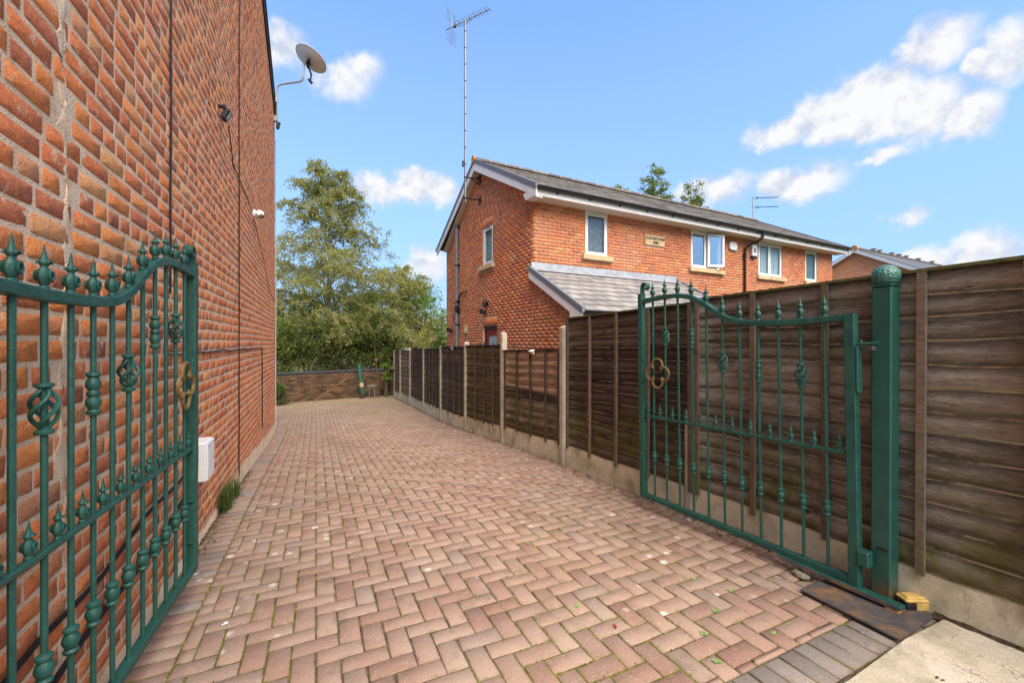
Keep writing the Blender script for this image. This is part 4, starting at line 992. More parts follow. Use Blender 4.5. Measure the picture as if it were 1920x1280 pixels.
roof_tiles(roof, A0R+.02, A1R, EB, EZT-.025, RB, RZ-.025, .27, .30, TILE, 'tile_rows', 300, HW)
nrd = 27
for i in range(nrd):
    w = (A1R-A0R)/nrd; v = []; x0, x1 = A0R+i*w+.006, A0R+(i+1)*w-.006; n = 7
    mb = MB()
    for x in (x0, x1):
        for k in range(n): a = math.pi*k/(n-1); v.append((x, RB+.115*math.cos(a), RZ-.03+.10*math.sin(a) + random.gauss(0,.002)))
    mb.add(v, [(k, k+1, n+k+1, n+k) for k in range(n-1)] + [tuple(range(n)), tuple(range(n, 2*n))]); o = mb.build('ridge_tile', RIDGE, roof); o['rnd'] = random.random()
mb = MB(); mb.cyl((A0R-.035, RB, RZ-.0), (A0R+.004, RB, RZ-.0), .105, 14); mb.build('ridge_end', TERRA, roof)
for i in range(nrd-1):
    x = A0R + (i+1)*(A1R-A0R)/nrd; mb = MB(); mb.tube([(x, RB+.12*math.cos(a), RZ-.03+.105*math.sin(a)) for a in np.linspace(0, math.pi, 7)], .011, 5); mb.build('mortar_bed', MORTAR_NEW, roof)
# verge trim and barge boards
def bargepair(a, sgn):
    for b0, b1 in ((EB-.03, RB), (B1+.45, RB)):
        z0 = EZT - .02
        mb = MB(); mb.prism([(a, b0, z0+.035), (a, b1, RZ+.035), (a, b1, RZ-.085), (a, b0, z0-.085)], (sgn*.06,0,0)); mb.build('verge_trim', VERGE, hs)
        mb = MB(); mb.prism([(a+sgn*.012, b0+.01*(1 if b0<0 else -1), z0-.087), (a+sgn*.012, b1, RZ-.087), (a+sgn*.012, b1, RZ-.30), (a+sgn*.012, b0+.01*(1 if b0<0 else -1), z0-.30+.06)], (sgn*.03,0,0)); mb.build('barge_board', BARGE, hs)
        mb = MB(); mb.prism([(a+sgn*.045, b0*.9, z0-.22), (a+sgn*.045, b1, RZ-.25), (a+sgn*.045, b1, RZ-.265), (a+sgn*.045, b0*.9, z0-.235)], (sgn*.16,0,0)); mb.build('verge_soffit', SOFFIT, hs)
bargepair(A0R-.01, 1); bargepair(A1R+.01, -1)
# boxed eave end at the near corner
mb = MB(); mb.prism([(A0R+.004, -.36, EZT-.06), (A0R+.004, -.36, EZ-.04), (A0R+.004, .0, EZ-.04), (A0R+.004, .10, EZ+.12)], (.20,0,0)); mb.build('eave_box', BARGE, hs)
# fascia, soffit, gutter
mb = MB(); mb.span(A0R+.02, A1R-.03, -.375, -.352, EZ-.03, EZT-.03); mb.build('fascia', BARGE, hs)
mb = MB(); mb.span(A0R+.02, A1R-.03, -.351, -.006, EZ-.022, EZ-.010); mb.build('soffit', SOFFIT, hs)
def gutter(a0, a1, b, z, r=.058):
    v = []; f = []; n = 8
    for x in (a0, a1):
        for k in range(n+1): a = math.pi + math.pi*k/n; v.append((x, b + r*math.cos(a), z + r*math.sin(a)))
        for k in range(n+1): a = math.pi + math.pi*k/n; v.append((x, b + (r-.006)*math.cos(a), z + (r-.006)*math.sin(a)))
    m = 2*(n+1)
    for k in range(n): f += [(k, k+1, m+k+1, m+k), (n+1+k, n+2+k, m+n+2+k, m+n+1+k)]
    f += [(0, m, m+n+1, n+1), (n, m+n, m+2*n+1, 2*n+1)]
    f += [tuple(range(n+1)), tuple(m+k for k in range(n+1))]
    mb = MB(); mb.add(v, f); return mb
gutter(A0R+.03, A1R-.02, -.44, EZT-.03).build('gutter', BLACK, hs)
x = .35
while x < A1R-.3:
    mb = MB(); mb.prism([(x, -.376, EZT-.04), (x, -.505, EZT-.03), (x, -.50, EZT-.05), (x, -.45, EZT-.095), (x, -.376, EZT-.125)], (.03,0,0)); mb.build('gutter_bracket', BLACK, hs); x += .86
# front downpipe with swan neck
mb = MB(); mb.tube([(7.42,-.44,EZT-.08),(7.42,-.44,EZT-.20),(7.40,-.40,EZT-.27),(7.24,-.12,EZT-.42),(7.20,-.06,EZT-.50),(7.19,-.055,EZT-.65),(7.19,-.055,-1.5)], .034, 10); dp = mb.build('downpipe', BLACK, hs, True)
for z in (2.5, 1.4, .2): mb = MB(); mb.cyl((7.19,-.055,z), (7.19,-.055,z+.04), .043, 10); mb.span(7.14,7.24,-.03,-.006,z,z+.04); mb.build('pipe_clip', BLACK, dp)
# grey soil pipe on the gable
mb = MB(); mb.cyl((-.07,4.57,4.0), (-.07,4.57,-2), .055, 12); sp = mb.build('soil_pipe', GREYPVC, hs, True)
for z in (3.55, 2.35, 1.22, .52, -.3): mb = MB(); mb.cyl((-.07,4.57,z), (-.07,4.57,z+.05), .063, 12); mb.span(-.05,-.006,4.47,4.67,z,z+.05); mb.build('pipe_clip', BLACK, sp)
mb = MB(); mb.cyl((-.07,4.57,.92),(-.07,4.57,1.14),.068,12); mb.bbox((-.07,4.44,1.02),(.08,.10,.12),.01); mb.build('pipe_junction', BLACK, sp, True)
mb = MB(); mb.tube([(-.07,4.5,1.22),(-.07,4.3,1.42),(-.07,4.1,1.50),(-.07,3.75,1.50)], .026, 8); mb.build('waste_pipe', BLACK, sp, True)
mb = MB(); mb.tube([(-.07,4.6,.86),(-.07,4.95,.86),(-.01,5.05,.86)], .022, 8); mb.build('waste_pipe', GREYPVC, sp, True)
mb = MB(); mb.tube([(-.20, B1+.40, EZT-.03), (-.20, B1+.48, EZT-.06), (-.18, B1+.40, EZT-.15)], .05, 8); mb.build('gutter_end', GREYPVC, hs, True)
# lean-to porch
PS = .54; PZ = 1.575; PE = -1.86; PEZ = PZ + PS*PE
mb = MB(); mb.prism([(-.10, 0, PZ-.03), (-.10, PE+.02, PEZ-.03), (-.10, PE+.02, PEZ-.09), (-.10, 0, PZ-.09)], (PORCH_A1+.22,0,0)); proof = mb.build('porch_roof', TILE_P, hs)
roof_tiles(proof, -.08, PORCH_A1+.12, PE, PEZ-.02, -.03, PZ-.035, .26, .33, TILE_P, 'tile_rows', 300, HW, .03, .085)
mb = MB(); mb.prism([(-.06, -.008, PZ+.145), (-.06, -.016, PZ+.145), (-.06, -.03, PZ+.03), (-.06, -.20, PZ-.055), (-.06, -.20, PZ-.065), (-.06, -.018, PZ-.0)], (PORCH_A1+.1,0,0)); mb.build('lead_flashing', LEAD, proof)
for a, sg in ((-.13, 1), (PORCH_A1+.16, -1)):
    mb = MB(); mb.prism([(a, .0, PZ+.06), (a, PE-.03, PEZ+.045), (a, PE-.03, PEZ-.06), (a, .0, PZ-.05)], (sg*.07,0,0)); mb.build('verge_trim', VERGE, proof)
    mb = MB(); mb.prism([(a+sg*.012, .0, PZ-.052), (a+sg*.012, PE+.0, PEZ-.062), (a+sg*.012, PE+.02, PEZ-.20), (a+sg*.012, PE+.36, PEZ-.20), (a+sg*.012, PE+.36, PEZ-.02), (a+sg*.012, .0, PZ-.21)], (sg*.03,0,0)); mb.build('barge_board', BARGE, proof)
mb = MB(); mb.span(-.09, PORCH_A1+.1, PE+.03, PE+.052, PEZ-.20, PEZ-.035); mb.build('fascia', BARGE, proof)
mb = MB(); mb.span(-.09, PORCH_A1+.1, PE+.053, PORCH_B, PEZ-.19, PEZ-.178); mb.build('soffit', BARGE, proof)
gutter(-.08, PORCH_A1+.1, PE-.03, PEZ-.03, .055).build('gutter', BLACK, proof)
mb = MB(); mb.tube([(.30, PE-.02, PEZ-.08), (.30, PE-.02, PEZ-.35), (.3, PORCH_B-.05, PEZ-.6), (.3, PORCH_B-.05, -2)], .034, 8); mb.build('downpipe', BLACK, proof, True)
mb = MB(); mb.span(.2, 2.9, PORCH_B+.004, PORCH_B+.2, ZB, .66); mb.span(3.8, PORCH_A1, PORCH_B+.004, PORCH_B+.2, ZB, .66); mb.span(PORCH_A1-.2, PORCH_A1, PORCH_B+.2, .0, ZB, .5); mb.span(2.9,3.8,PORCH_B+.004,PORCH_B+.2,.12,.66)
mb.build('porch_wall', BRICK_NEW, hs)
mb = MB(); mb.prism([(.0004, -.0, 1.47), (.0004, PORCH_B+.004, .68), (.0004, PORCH_B+.004, ZB), (.0004, -.0, ZB)], (.2,0,0)); mb.build('porch_side_wall', MORTAR_NEW, hs)
mb = MB(); mb.span(2.9, 3.8, PORCH_B+.05, PORCH_B+.1, -2.1, .12); fd = mb.build('front_door', RED, hs)
mb = MB(); mb.span(3.1, 3.35, PORCH_B+.044, PORCH_B+.049, -1.2, -.3); mb.build('pane', FROST, fd)
# things fixed to the house walls
def on_house(name, a, b, z, label, cat, group=None):
    p = HW @ Vector((a, b, z)); o = empty(name, p, HT); return tag(o, label, cat, group)
pq = on_house('name_plaque', (plq[0]+plq[1])/2, -.004, (plq[2]+plq[3])/2, 'buff stone name plaque with black lettering on the house front', 'plaque')
mb = MB(); mb.bbox((0,-.012,0), (plq[1]-plq[0], .05, plq[3]-plq[2]), .012); mb.build('slab', STONE, pq)
for txt, z, sz in (('CLOUGH BANK', .045, .094), ('1998', -.062, .10)):
    cu = bpy.data.curves.new('lettering', 'FONT'); cu.body = txt; cu.size = sz; cu.align_x = 'CENTER'; cu.align_y = 'CENTER'; cu.extrude = .0015; cu.offset = .0035
    cu.materials.append(IRON); o = bpy.data.objects.new('lettering_curve', cu); col.objects.link(o); bpy.context.view_layer.update()
    me = bpy.data.meshes.new_from_object(o.evaluated_get(bpy.context.evaluated_depsgraph_get())); bpy.data.objects.remove(o); o = link('lettering', me, None, pq); o.location = (0, -.0385, z); o.rotation_euler = (R(90), 0, 0)
ab = on_house('alarm_box', 6.66, -.006, 2.76, 'white hexagonal alarm box beside the open window', 'alarm', 'alarm boxes on the house front')
mb = MB(); mb.prism([(-.17,-.0,.0),(-.155,0,.085),(-.10,0,.115),(.10,0,.115),(.155,0,.085),(.17,0,0),(.15,0,-.085),(.10,0,-.11),(-.10,0,-.11),(-.15,0,-.085)], (0,-.055,0)); mb.build('cover', WPLAST, ab)
mb = MB(); mb.span(-.15,.15,-.05,-.004,-.118,-.108); mb.build('base_strip', GREYPVC, ab)
ab = on_house('alarm_box', 7.62, -.006, 2.70, 'tall white alarm box with dark base right of the downpipe', 'alarm', 'alarm boxes on the house front')
mb = MB(); mb.bbox((0,-.04,.03), (.23,.075,.34), .012); mb.build('cover', WPLAST, ab)
mb = MB(); mb.bbox((0,-.04,-.17), (.22,.07,.06), .01); mb.build('base_lens', BLACK, ab)
mb = MB(); mb.span(-.06,.06,-.0792,-.0775,-.04,.1); mb.build('badge', GREYPVC, ab)
wc = on_house('wall_cable', 6.30, -.02, 2.9, 'thin black cable hanging beside the open window on the house', 'cable'); mb = MB(); mb.tube([(0,0,.1),(.02,0,-.3),(.0,0,-.7),(.01,0,-.9),(-.15,-.02,-.88)], .007, 5); mb.build('lead', CABLE, wc, True)
def lamp(b, z, label, kind):
    o = on_house('outside_lamp', -.006, b, z, label, 'lamp', 'black fittings on the house side wall')
    mb = MB(); mb.cyl((0,0,0), (-.03,0,0), .05, 12); mb.build('back_plate', BLACK, o, True)
    mb = MB()
    if kind == 'dome': mb.lathe([(.06,-.10),(.065,-.05),(.06,.04),(.03,.09),(.005,.1)], 12, (-.09,0,0))
    else: mb.lathe([(.02,-.06),(.055,-.03),(.06,.03),(.03,.06)], 10, (-.12,.03,.02)); mb.lathe([(.02,-.05),(.05,-.03),(.05,.03),(.02,.05)], 10, (-.10,-.09,-.03)); mb.cyl((0,0,0),(-.12,.0,.02),.02,8)
    mb.build('lamp_head', BLACK, o, True)
lamp(2.37, 1.03, 'upper black dome fitting above the red side door', 'dome'); lamp(2.50, .80, 'black twin floodlight just above the red side door', 'twin'); lamp(5.22, .39, 'small black floodlight left of the grey soil pipe', 'twin')
o = on_house('meter_box', -.006, 3.93, .38, 'small cream box on the brick right of the grey pipe', 'box'); mb = MB(); mb.bbox((-.02,0,0), (.04,.17,.24), .006); mb.build('cover', STONE, o); mb = MB(); mb.bbox((-.043,0,.0), (.006,.06,.08), .002); mb.build('button', WPLAST, o)

# ------------------------------------------------------------------ aerials
def element_row(mb, p, d, ln, r=.006, n=5):
    mb.cyl(Vector(p) - Vector(d)*ln/2, Vector(p) + Vector(d)*ln/2, r, n)
am = on_house('television_aerial', -.45, 2.86, 3.80, 'tall thin television mast bracketed to the house gable', 'aerial')
mb = MB(); mb.cyl((0,0,0), (0,0,4.92), .024, 10); mast = mb.build('mast', ALU, am, True)
for k in range(10): mb = MB(); z = .55+.45*k; mb.cyl((0,0,z), (0,0,z+.03), .0275, 8); mb.build('cable_tie', BLACK, mast)
mb = MB(); mb.tube([(-.03,0,.0),(-.03,0,2),(-.03,0.005,4.85)], .006, 5); mb.build('coax_lead', BLACK, mast)
for z, zz in ((.66, .70), (.10, .12)):
    mb = MB(); mb.cyl((.02,0,z), (.44,.03,zz), .018, 6); mb.span(.42,.442,-.03,.09,zz-.12,zz+.08); mb.bbox((0,0,z),(.07,.07,.04),.006)
    if z > .5: mb.cyl((.16,.01,z), (.43,.03,zz-.16), .014, 6)
    mb.build('wall_bracket', IRON, am)
mb = MB(); mb.bbox((-.06,0,1.02), (.06,.06,.16), .008); mb.build('amplifier', BLACK, am)
RV, FV = Vector((CY,-SY,0)), Vector((SY,CY,0)); rot = Matrix.Rotation(-HT, 3, 'Z')
bd = rot @ (RV*1.265 - FV*.74).normalized(); pd = Vector((-bd.y, bd.x, 0)); ct = Vector((0,0,4.90))
mb = MB(); mb.cyl(ct - bd*.68, ct + bd*.80, .011, 6); boom = mb.build('boom', ALU, am)
for k in range(13):
    q = -.30 + k*.088; mb = MB(); element_row(mb, ct + bd*q + Vector((0,0,.02)), pd, .24, .006); element_row(mb, ct+bd*q+Vector((0,0,.02)), Vector((0,0,1)), .09 if k%2 else .05, .005); mb.build('director', IRON if k % 2 else ALU, boom)
mb = MB(); mb.bbox(ct - bd*.36, (.08,.07,.08), .01); mb.build('dipole_box', BLACK, boom)
for sg in (-1, 1):
    mb = MB()
    for q in range(5):
        t = .1+.08*q; c = ct - bd*(.44 + .12*t) + Vector((0,0,sg*t)); element_row(mb, c, pd, .42, .005)
    mb.cyl(ct - bd*.42, ct - bd*.52 + Vector((0,0,sg*.45)), .008, 5); mb.build('reflector', ALU, boom)
mb = MB(); mb.tube([ct + Vector((-.03,0,-.1)) - bd*.16, ct - Vector((0,0,.11)), ct + bd*.2 + Vector((0,0,-.03))], .007, 5); mb.build('support_stay', ALU, boom)
am = on_house('television_aerial', 12.15, BM, RZ+.05, 'twin small aerial on a short mast at the roof ridge end', 'aerial')
mb = MB(); mb.cyl((0,0,-.1), (0,0,.92), .018, 8); mast = mb.build('mast', ALU, am)
bd = rot @ (RV*.96 - FV*.10).normalized(); pd = Vector((-bd.y, bd.x, 0))
for z in (.86, .48):
    mb = MB(); c = Vector((0,0,z)); mb.cyl(c - bd*.05, c + bd*1.0, .010, 5); bm_ = mb.build('boom', IRON, am)
    for k in range(9): mb = MB(); element_row(mb, c + bd*(.20+.095*k), pd, .16, .007); element_row(mb, c + bd*(.20+.095*k), Vector((0,0,1)), .035, .009); mb.build('director', IRON, bm_)
    mb = MB(); element_row(mb, c + bd*.12, Vector((0,0,1)), .19, .008); mb.bbox(c + bd*.19, (.06,.05,.05), .006); mb.build('reflector', IRON, bm_)

# ------------------------------------------------------------------ house further back on the right
BH = HW @ Vector((21.9, 3.45, 0)); h2 = empty('background_house', BH, HT); tag(h2, 'orange brick gabled house far behind the tall fence on the right', 'house')
def m_far_brick():
    t = NT('far_brick'); b = t.N('ShaderNodeTexBrick'); mp = t.N('ShaderNodeMapping'); t.put(mp.inputs[0], t.pos); mp.inputs['Rotation'].default_value = (R(90), 0, R(90)); 
    cmb = t.N('ShaderNodeCombineXYZ'); x = t.xyz(); t.put(cmb.inputs[0], t.mth('ADD', x[1], x[0])); t.put(cmb.inputs[1], x[2])
    t.put(b.inputs['Vector'], cmb.outputs[0]); b.inputs['Scale'].default_value = 1; b.inputs['Brick Width'].default_value = .225; b.inputs['Row Height'].default_value = .075; b.inputs['Mortar Size'].default_value = .008
    b.inputs['Color1'].default_value = (.80,.25,.08,1); b.inputs['Color2'].default_value = (.70,.20,.07,1); b.inputs['Mortar'].default_value = (.62,.45,.33,1)
    return t.done(t.mix(b.outputs[0], (.55,.20,.07), t.rng(t.noise(6,5), .5, .7, 0, .4)), .85, .2)
FARB = m_far_brick()
VENT = plain('brown_clay_vent', (.24,.16,.12), .8, .2, var=.2)
hw2, ez2, rz2 = 2.75, 3.38, 4.93
mb = MB(); mb.prism([(0,-hw2,-2.4),(0,hw2,-2.4),(0,hw2,ez2),(0,0,rz2-.06),(0,-hw2,ez2)], (11,0,0)); mb.build('wall', FARB, h2)
mb = MB()
for sg in (-1, 1): mb.prism([(-.18,0,rz2+.02),(-.18,sg*(hw2+.3),ez2-.13),(-.18,sg*(hw2+.3),ez2-.21),(-.18,0,rz2-.06)], (11.3,0,0))
rf2 = mb.build('roof', m_tile('blue_grey_tile', [(.2,(.085,.09,.095)),(.5,(.13,.135,.14)),(.8,(.18,.18,.18))]), h2)
for sg in (-1, 1):
    mb = MB(); mb.prism([(-.22,0,rz2-.02),(-.22,sg*(hw2+.32),ez2-.18),(-.22,sg*(hw2+.32),ez2-.36),(-.22,0,rz2-.20)], (.035,0,0)); mb.build('barge_board', BARGE, h2)
mb = MB(); mb.cyl((-.22,0,rz2-.0),(-.1,0,rz2-.0),.17,12); mb.build('ridge_end', TERRA, rf2)
mb = MB(); mb.cyl((-.1,0,rz2+.01),(11,0,rz2+.01),.10,10); mb.build('ridge', RIDGE, rf2)
for i, x in enumerate((1.9, 2.6, 4.1, 5.0, 5.9, 7.6, 9.6)):
    mb = MB(); mb.bbox((x,0,rz2+.115),(.17,.20,.16),.02); mb.bbox((x,0,rz2+.20),(.21,.24,.025),.008); mb.build('ridge_vent', VENT, rf2)

# ------------------------------------------------------------------ back wall and the corner by it
bw = empty('garden_wall', (0, 17.5, gz(17.5))); bw.rotation_euler = (0,0,R(13.5)); tag(bw, 'low brown brick garden wall across the end of the driveway', 'wall')
mb = MB(); mb.span(-4.8, 3.05, .004, .22, -.15, 1.03); core = mb.build('wall_core', plain('dark_mortar', (.15,.112,.082), .95, .1, var=.35, scale=6), bw)
BWM = Matrix.Translation(bw.location) @ Matrix.Rotation(R(13.5), 4, 'Z'); bat = Batch()
BROWN = NT('brown_brick'); r_ = BROWN.rnd(); c_ = BROWN.ramp(r_, [(0,(.045,.028,.022)),(.3,(.115,.062,.036)),(.6,(.175,.092,.050)),(.85,(.22,.118,.062)),(1,(.075,.045,.038))]); c_ = BROWN.mix(c_, (.09,.075,.035), BROWN.rng(BROWN.noise(1.6,5), .46, .66, 0, .6)); BROWN = BROWN.done(c_, .9, .15)
z = .03; row = 0
while z < 1.0:
    lay_course(-4.8, 3.04, z, [], lambda u, L, zz: bat.add(pf, Matrix.Translation((u, random.gauss(-.003,.002), zz)) @ Matrix.Diagonal((L/.215,1,1,1)), random.random()), row); z += .075; row += 1
bat.emit('brick', 'brick_courses', [BROWN], core, BWM, 0)
for i in range(34):
    mb = MB(); mb.bbox((-4.7+.23*i,.09,1.065), (.222,.27,.07), .008); mb.build('coping_brick', plain('x', (.05,.05,.058), .7) if i == 0 else bpy.data.materials['x'], bw)
bpy.data.materials['x'].name = 'blue_coping_brick'
gpp = empty('drain_pipe', (1.66, 17.35, gz(17.4))); tag(gpp, 'leaning green drain pipe with a rusty foot by the back wall', 'pipe')
mb = MB(); mb.tube([(.0,0,.18),(-.03,.0,.5),(-.09,.02,1.0),(-.12,.05,1.32)], [.078,.076,.072,.07], 12); mb.build('tube', PIPEGREEN, gpp, True)
mb = MB(); mb.cyl((0,0,.20),(-.01,0,.34),.09,12); mb.cyl((-.012,0,.36),(-.02,0,.44),.085,12); mb.build('collar', PIPEGREEN, gpp, True)
mb = MB(); mb.tube([(.02,-.02,-.02),(.0,0,.2)],[.085,.08],12); mb.build('foot', plain('rusty_iron',(.06,.03,.026),.8), gpp, True)
mb = MB(); mb.cyl((-.028,0,.46),(-.045,0,.62),.0785,12); mb.build('sticker', STONE, gpp, True)
stl = empty('garden_stool', (2.02, 17.30, gz(17.3))); tag(stl, 'old pale garden stool standing by the green pipe', 'stool')
mb = MB(); mb.lathe([(.14,0),(.17,.01),(.17,.035),(.12,.05)], 14, (0,0,.45)); mb.build('seat', ALU, stl, True)
for k in range(4):
    a = k*math.pi/2+.6; mb = MB(); mb.cyl((.16*math.cos(a),.16*math.sin(a),-.01),(.11*math.cos(a),.11*math.sin(a),.46),.013,6); mb.build('leg', PIPEGREEN if k < 2 else ALU, stl)
mb = MB(); mb.tube([(.14*math.cos(a),.14*math.sin(a),.2) for a in np.linspace(0,6.28,13)[:-1]], .008, 5, closed=True); mb.build('ring', PIPEGREEN, stl)
o = MB().tube([(0,0,-.05),(-.06,.02,1.0),(-.16,.04,2.15)], [.022,.018,.012], 6).build('cane', BATTEN, None, loc=(2.27,17.30,gz(17.3))); tag(o, 'thin bare cane leaning beside the garden stool', 'cane')
# far shed and house beyond the fence end
sh = empty('garden_shed', (4.0, 20.4, -2.3)); tag(sh, 'small shed with a pale pitched roof behind the fence end', 'shed')
mb = MB(); mb.span(-.9,.9,-1,1,0,1.75); mb.build('wall', WOOD_BROWN, sh)
mb = MB()
for sg in (-1,1): mb.prism([(0,-1.15,2.02),(sg*1.15,-1.15,1.66),(sg*1.15,-1.15,1.60),(0,-1.15,1.96)], (0,2.3,0))
mb.build('roof', plain('pale_roofing',(.42,.42,.40),.7), sh)
fh_ = empty('distant_house', (9.5, 44, -2.6)); tag(fh_, 'distant red brick house with white eaves glimpsed beyond the shed', 'house')
mb = MB(); mb.span(-2.2,3,-2,2,0,3.2); mb.build('wall', FARB, fh_)
mb = MB(); mb.span(-2.5,3.3,-2.3,2.3,3.2,3.45); mb.build('fascia', BARGE, fh_)
mb = MB(); mb.prism([(-2.5,-2.4,3.45),(-2.5,2.4,3.45),(-2.5,0,4.7)], (5.8,0,0)); mb.build('roof', TILE_P, fh_)
# iron railing tips between fence and house
rl = empty('iron_railing', (3.5, 8.7, gz(8.7))); tag(rl, 'black spear-topped railing just showing above the fence', 'railing')
zt = 1.863
for y in (9.24, 8.98, 8.67, 8.42, 8.19, 7.37):
    mb = MB(); mb.cyl((0,y-8.7,-.05),(0,y-8.7,zt-.10),.010,6); b_ = mb.build('bar', IRON, rl)
    mb = MB(); mb.lathe([(.010,0),(.026,.015),(.012,.035),(.024,.06),(.001,.15)], 8, (0,y-8.7,zt-.11)); mb.build('spear_head', IRON, b_)
for z in (.2, zt-.28): mb = MB(); mb.span(-.008,.008,-1.45,.65,z,z+.03); mb.build('rail', IRON, rl)

# ------------------------------------------------------------------ vegetation
def leaf_mesh(name, C, size, seed, droop=.5, rnd=None, slim=.55):
    g = np.random.default_rng(seed); n = len(C); C = np.asarray(C)
    d = g.normal(size=(n,3)); d[:,2] -= droop*1.4; d /= np.linalg.norm(d, axis=1, keepdims=True)
    w = np.cross(d, g.normal(size=(n,3))); w /= np.linalg.norm(w, axis=1, keepdims=True) + 1e-9
    nn = np.cross(d, w)
    s = size*g.uniform(.6, 1.25, n)[:,None]
    V = np.stack([C - d*s*.5, C + w*s*slim*.5 + nn*s*.08, C + d*s*.5, C - w*s*slim*.5 + nn*s*.08], 1).reshape(-1,3)
    L = np.arange(4*n); T = np.full(n, 4)
    r = g.uniform(0, 1, n) if rnd is None else np.clip(np.asarray(rnd) + g.normal(0,.12,n), 0, 1)
    return np_mesh(name, V, L, T, None, np.repeat(r, 4))
LEAF_BIRCH = m_leaf('birch_leaf', [(0,(.14,.155,.032)),(.4,(.255,.265,.055)),(.75,(.36,.34,.08)),(1,(.46,.40,.12))], .5)
LEAF_DARK = m_leaf('dark_leaf', [(0,(.042,.06,.016)),(.5,(.115,.148,.036)),(1,(.215,.24,.062))], .45)
LEAF_MID = m_leaf('mid_leaf', [(0,(.07,.098,.02)),(.5,(.17,.205,.042)),(1,(.275,.295,.068))], .5)
LEAF_BRIGHT = m_leaf('bright_leaf', [(0,(.07,.13,.014)),(.5,(.15,.26,.028)),(1,(.24,.35,.05))], .45)
LEAF_OLIVE = m_leaf('olive_leaf', [(0,(.05,.06,.012)),(.5,(.11,.115,.024)),(1,(.19,.175,.045))], .3)
CONIFER = m_leaf('conifer_leaf', [(0,(.008,.028,.005)),(.5,(.022,.075,.010)),(1,(.05,.13,.018))], .15)
def limb_pts(p, az, up, L, droop, n=7, g=None):
    pts = [Vector(p)]; d = Vector((math.cos(az)*math.cos(up), math.sin(az)*math.cos(up), math.sin(up)))
    for i in range(n):
        pts.append(pts[-1] + d*(L/n)); d = (d + Vector((g.uniform(-.15,.15), g.uniform(-.15,.15), -droop/n*1.6 + g.uniform(-.06,.06)))).normalized()
    return pts
def weeping_tree(name, base, H, seed, label, nl, spread, leafmat, barkmat, leaf=.075, start=.22, lean=(0,0), dens=1.0, group=None):
    g = random.Random(seed); root = empty(name, base); tag(root, label, 'tree', group)
    mb = MB(); tp = [Vector((lean[0]*t + .12*math.sin(t*5+seed), lean[1]*t + .1*math.sin(t*4), H*t)) for t in np.linspace(0,1,12)]
    mb.tube(tp, [max(.012, .15*(H/10)*(1-t)**.8+.01) for t in np.linspace(0,1,12)], 8); C = []; Rn = []; tw = MB()
    for i in range(nl):
        t = start + (1-start)*((i+.5)/nl)**1.25*.98; k = t*11; j = min(10, int(k)); p = tp[j].lerp(tp[j+1], k-j)
        az = i*2.399 + g.uniform(-.4,.4); L = spread(t)*g.uniform(.75,1.1)
        pts = limb_pts(p, az, g.uniform(.45,.9) + (.4 if t > .6 else 0), L, .8, 8, g)
        mb.tube(pts, [max(.006, .045*(1-t*.6)*(1-q/8.5)*(H/10)) for q in range(9)], 5)
        subs = [(pts, 2)]
        for e in range(5):
            q = g.randint(2, 7); sp_ = limb_pts(pts[q], az + g.uniform(-1.3,1.3), g.uniform(-.1,.9), L*g.uniform(.3,.5), .9, 5, g); subs.append((sp_, 1)); mb.tube(sp_, [.012,.010,.008,.007,.006,.005], 4)
        for sp_, q0 in subs:
            for e in range(int((3+2.6*L)*dens*(1 if q0 == 2 else .62))):
                q = g.uniform(q0, len(sp_)-1.01); c0 = sp_[int(q)].lerp(sp_[int(q)+1], q-int(q))
                tl = g.uniform(.3, .95)*(.75 if t > .8 else 1)
                tp2 = limb_pts(c0, g.uniform(0,6.28), g.uniform(-.3,.7), tl, 1.7, 5, g); tw.tube(tp2, .004, 3, cap=False)
                tone = g.uniform(.1,.95)
                for m in range(len(tp2)-1):
                    for _ in range(5):
                        c = tp2[m].lerp(tp2[m+1], g.random()); C.append((c.x+g.gauss(0,.06), c.y+g.gauss(0,.06), c.z+g.gauss(0,.05))); Rn.append(tone)
    mb.build('trunk', barkmat, root, True); tw.mesh
    me = bpy.data.meshes.new('twigs'); me.from_pydata([tuple(p) for p in tw.v], [], tw.f); me.update(); o = link('twigs', me, barkmat, root); o['kind'] = 'stuff'
    o = link('crown', leaf_mesh('crown', C, leaf, seed, .6, Rn), leafmat, root); o['kind'] = 'stuff'
    return len(C)
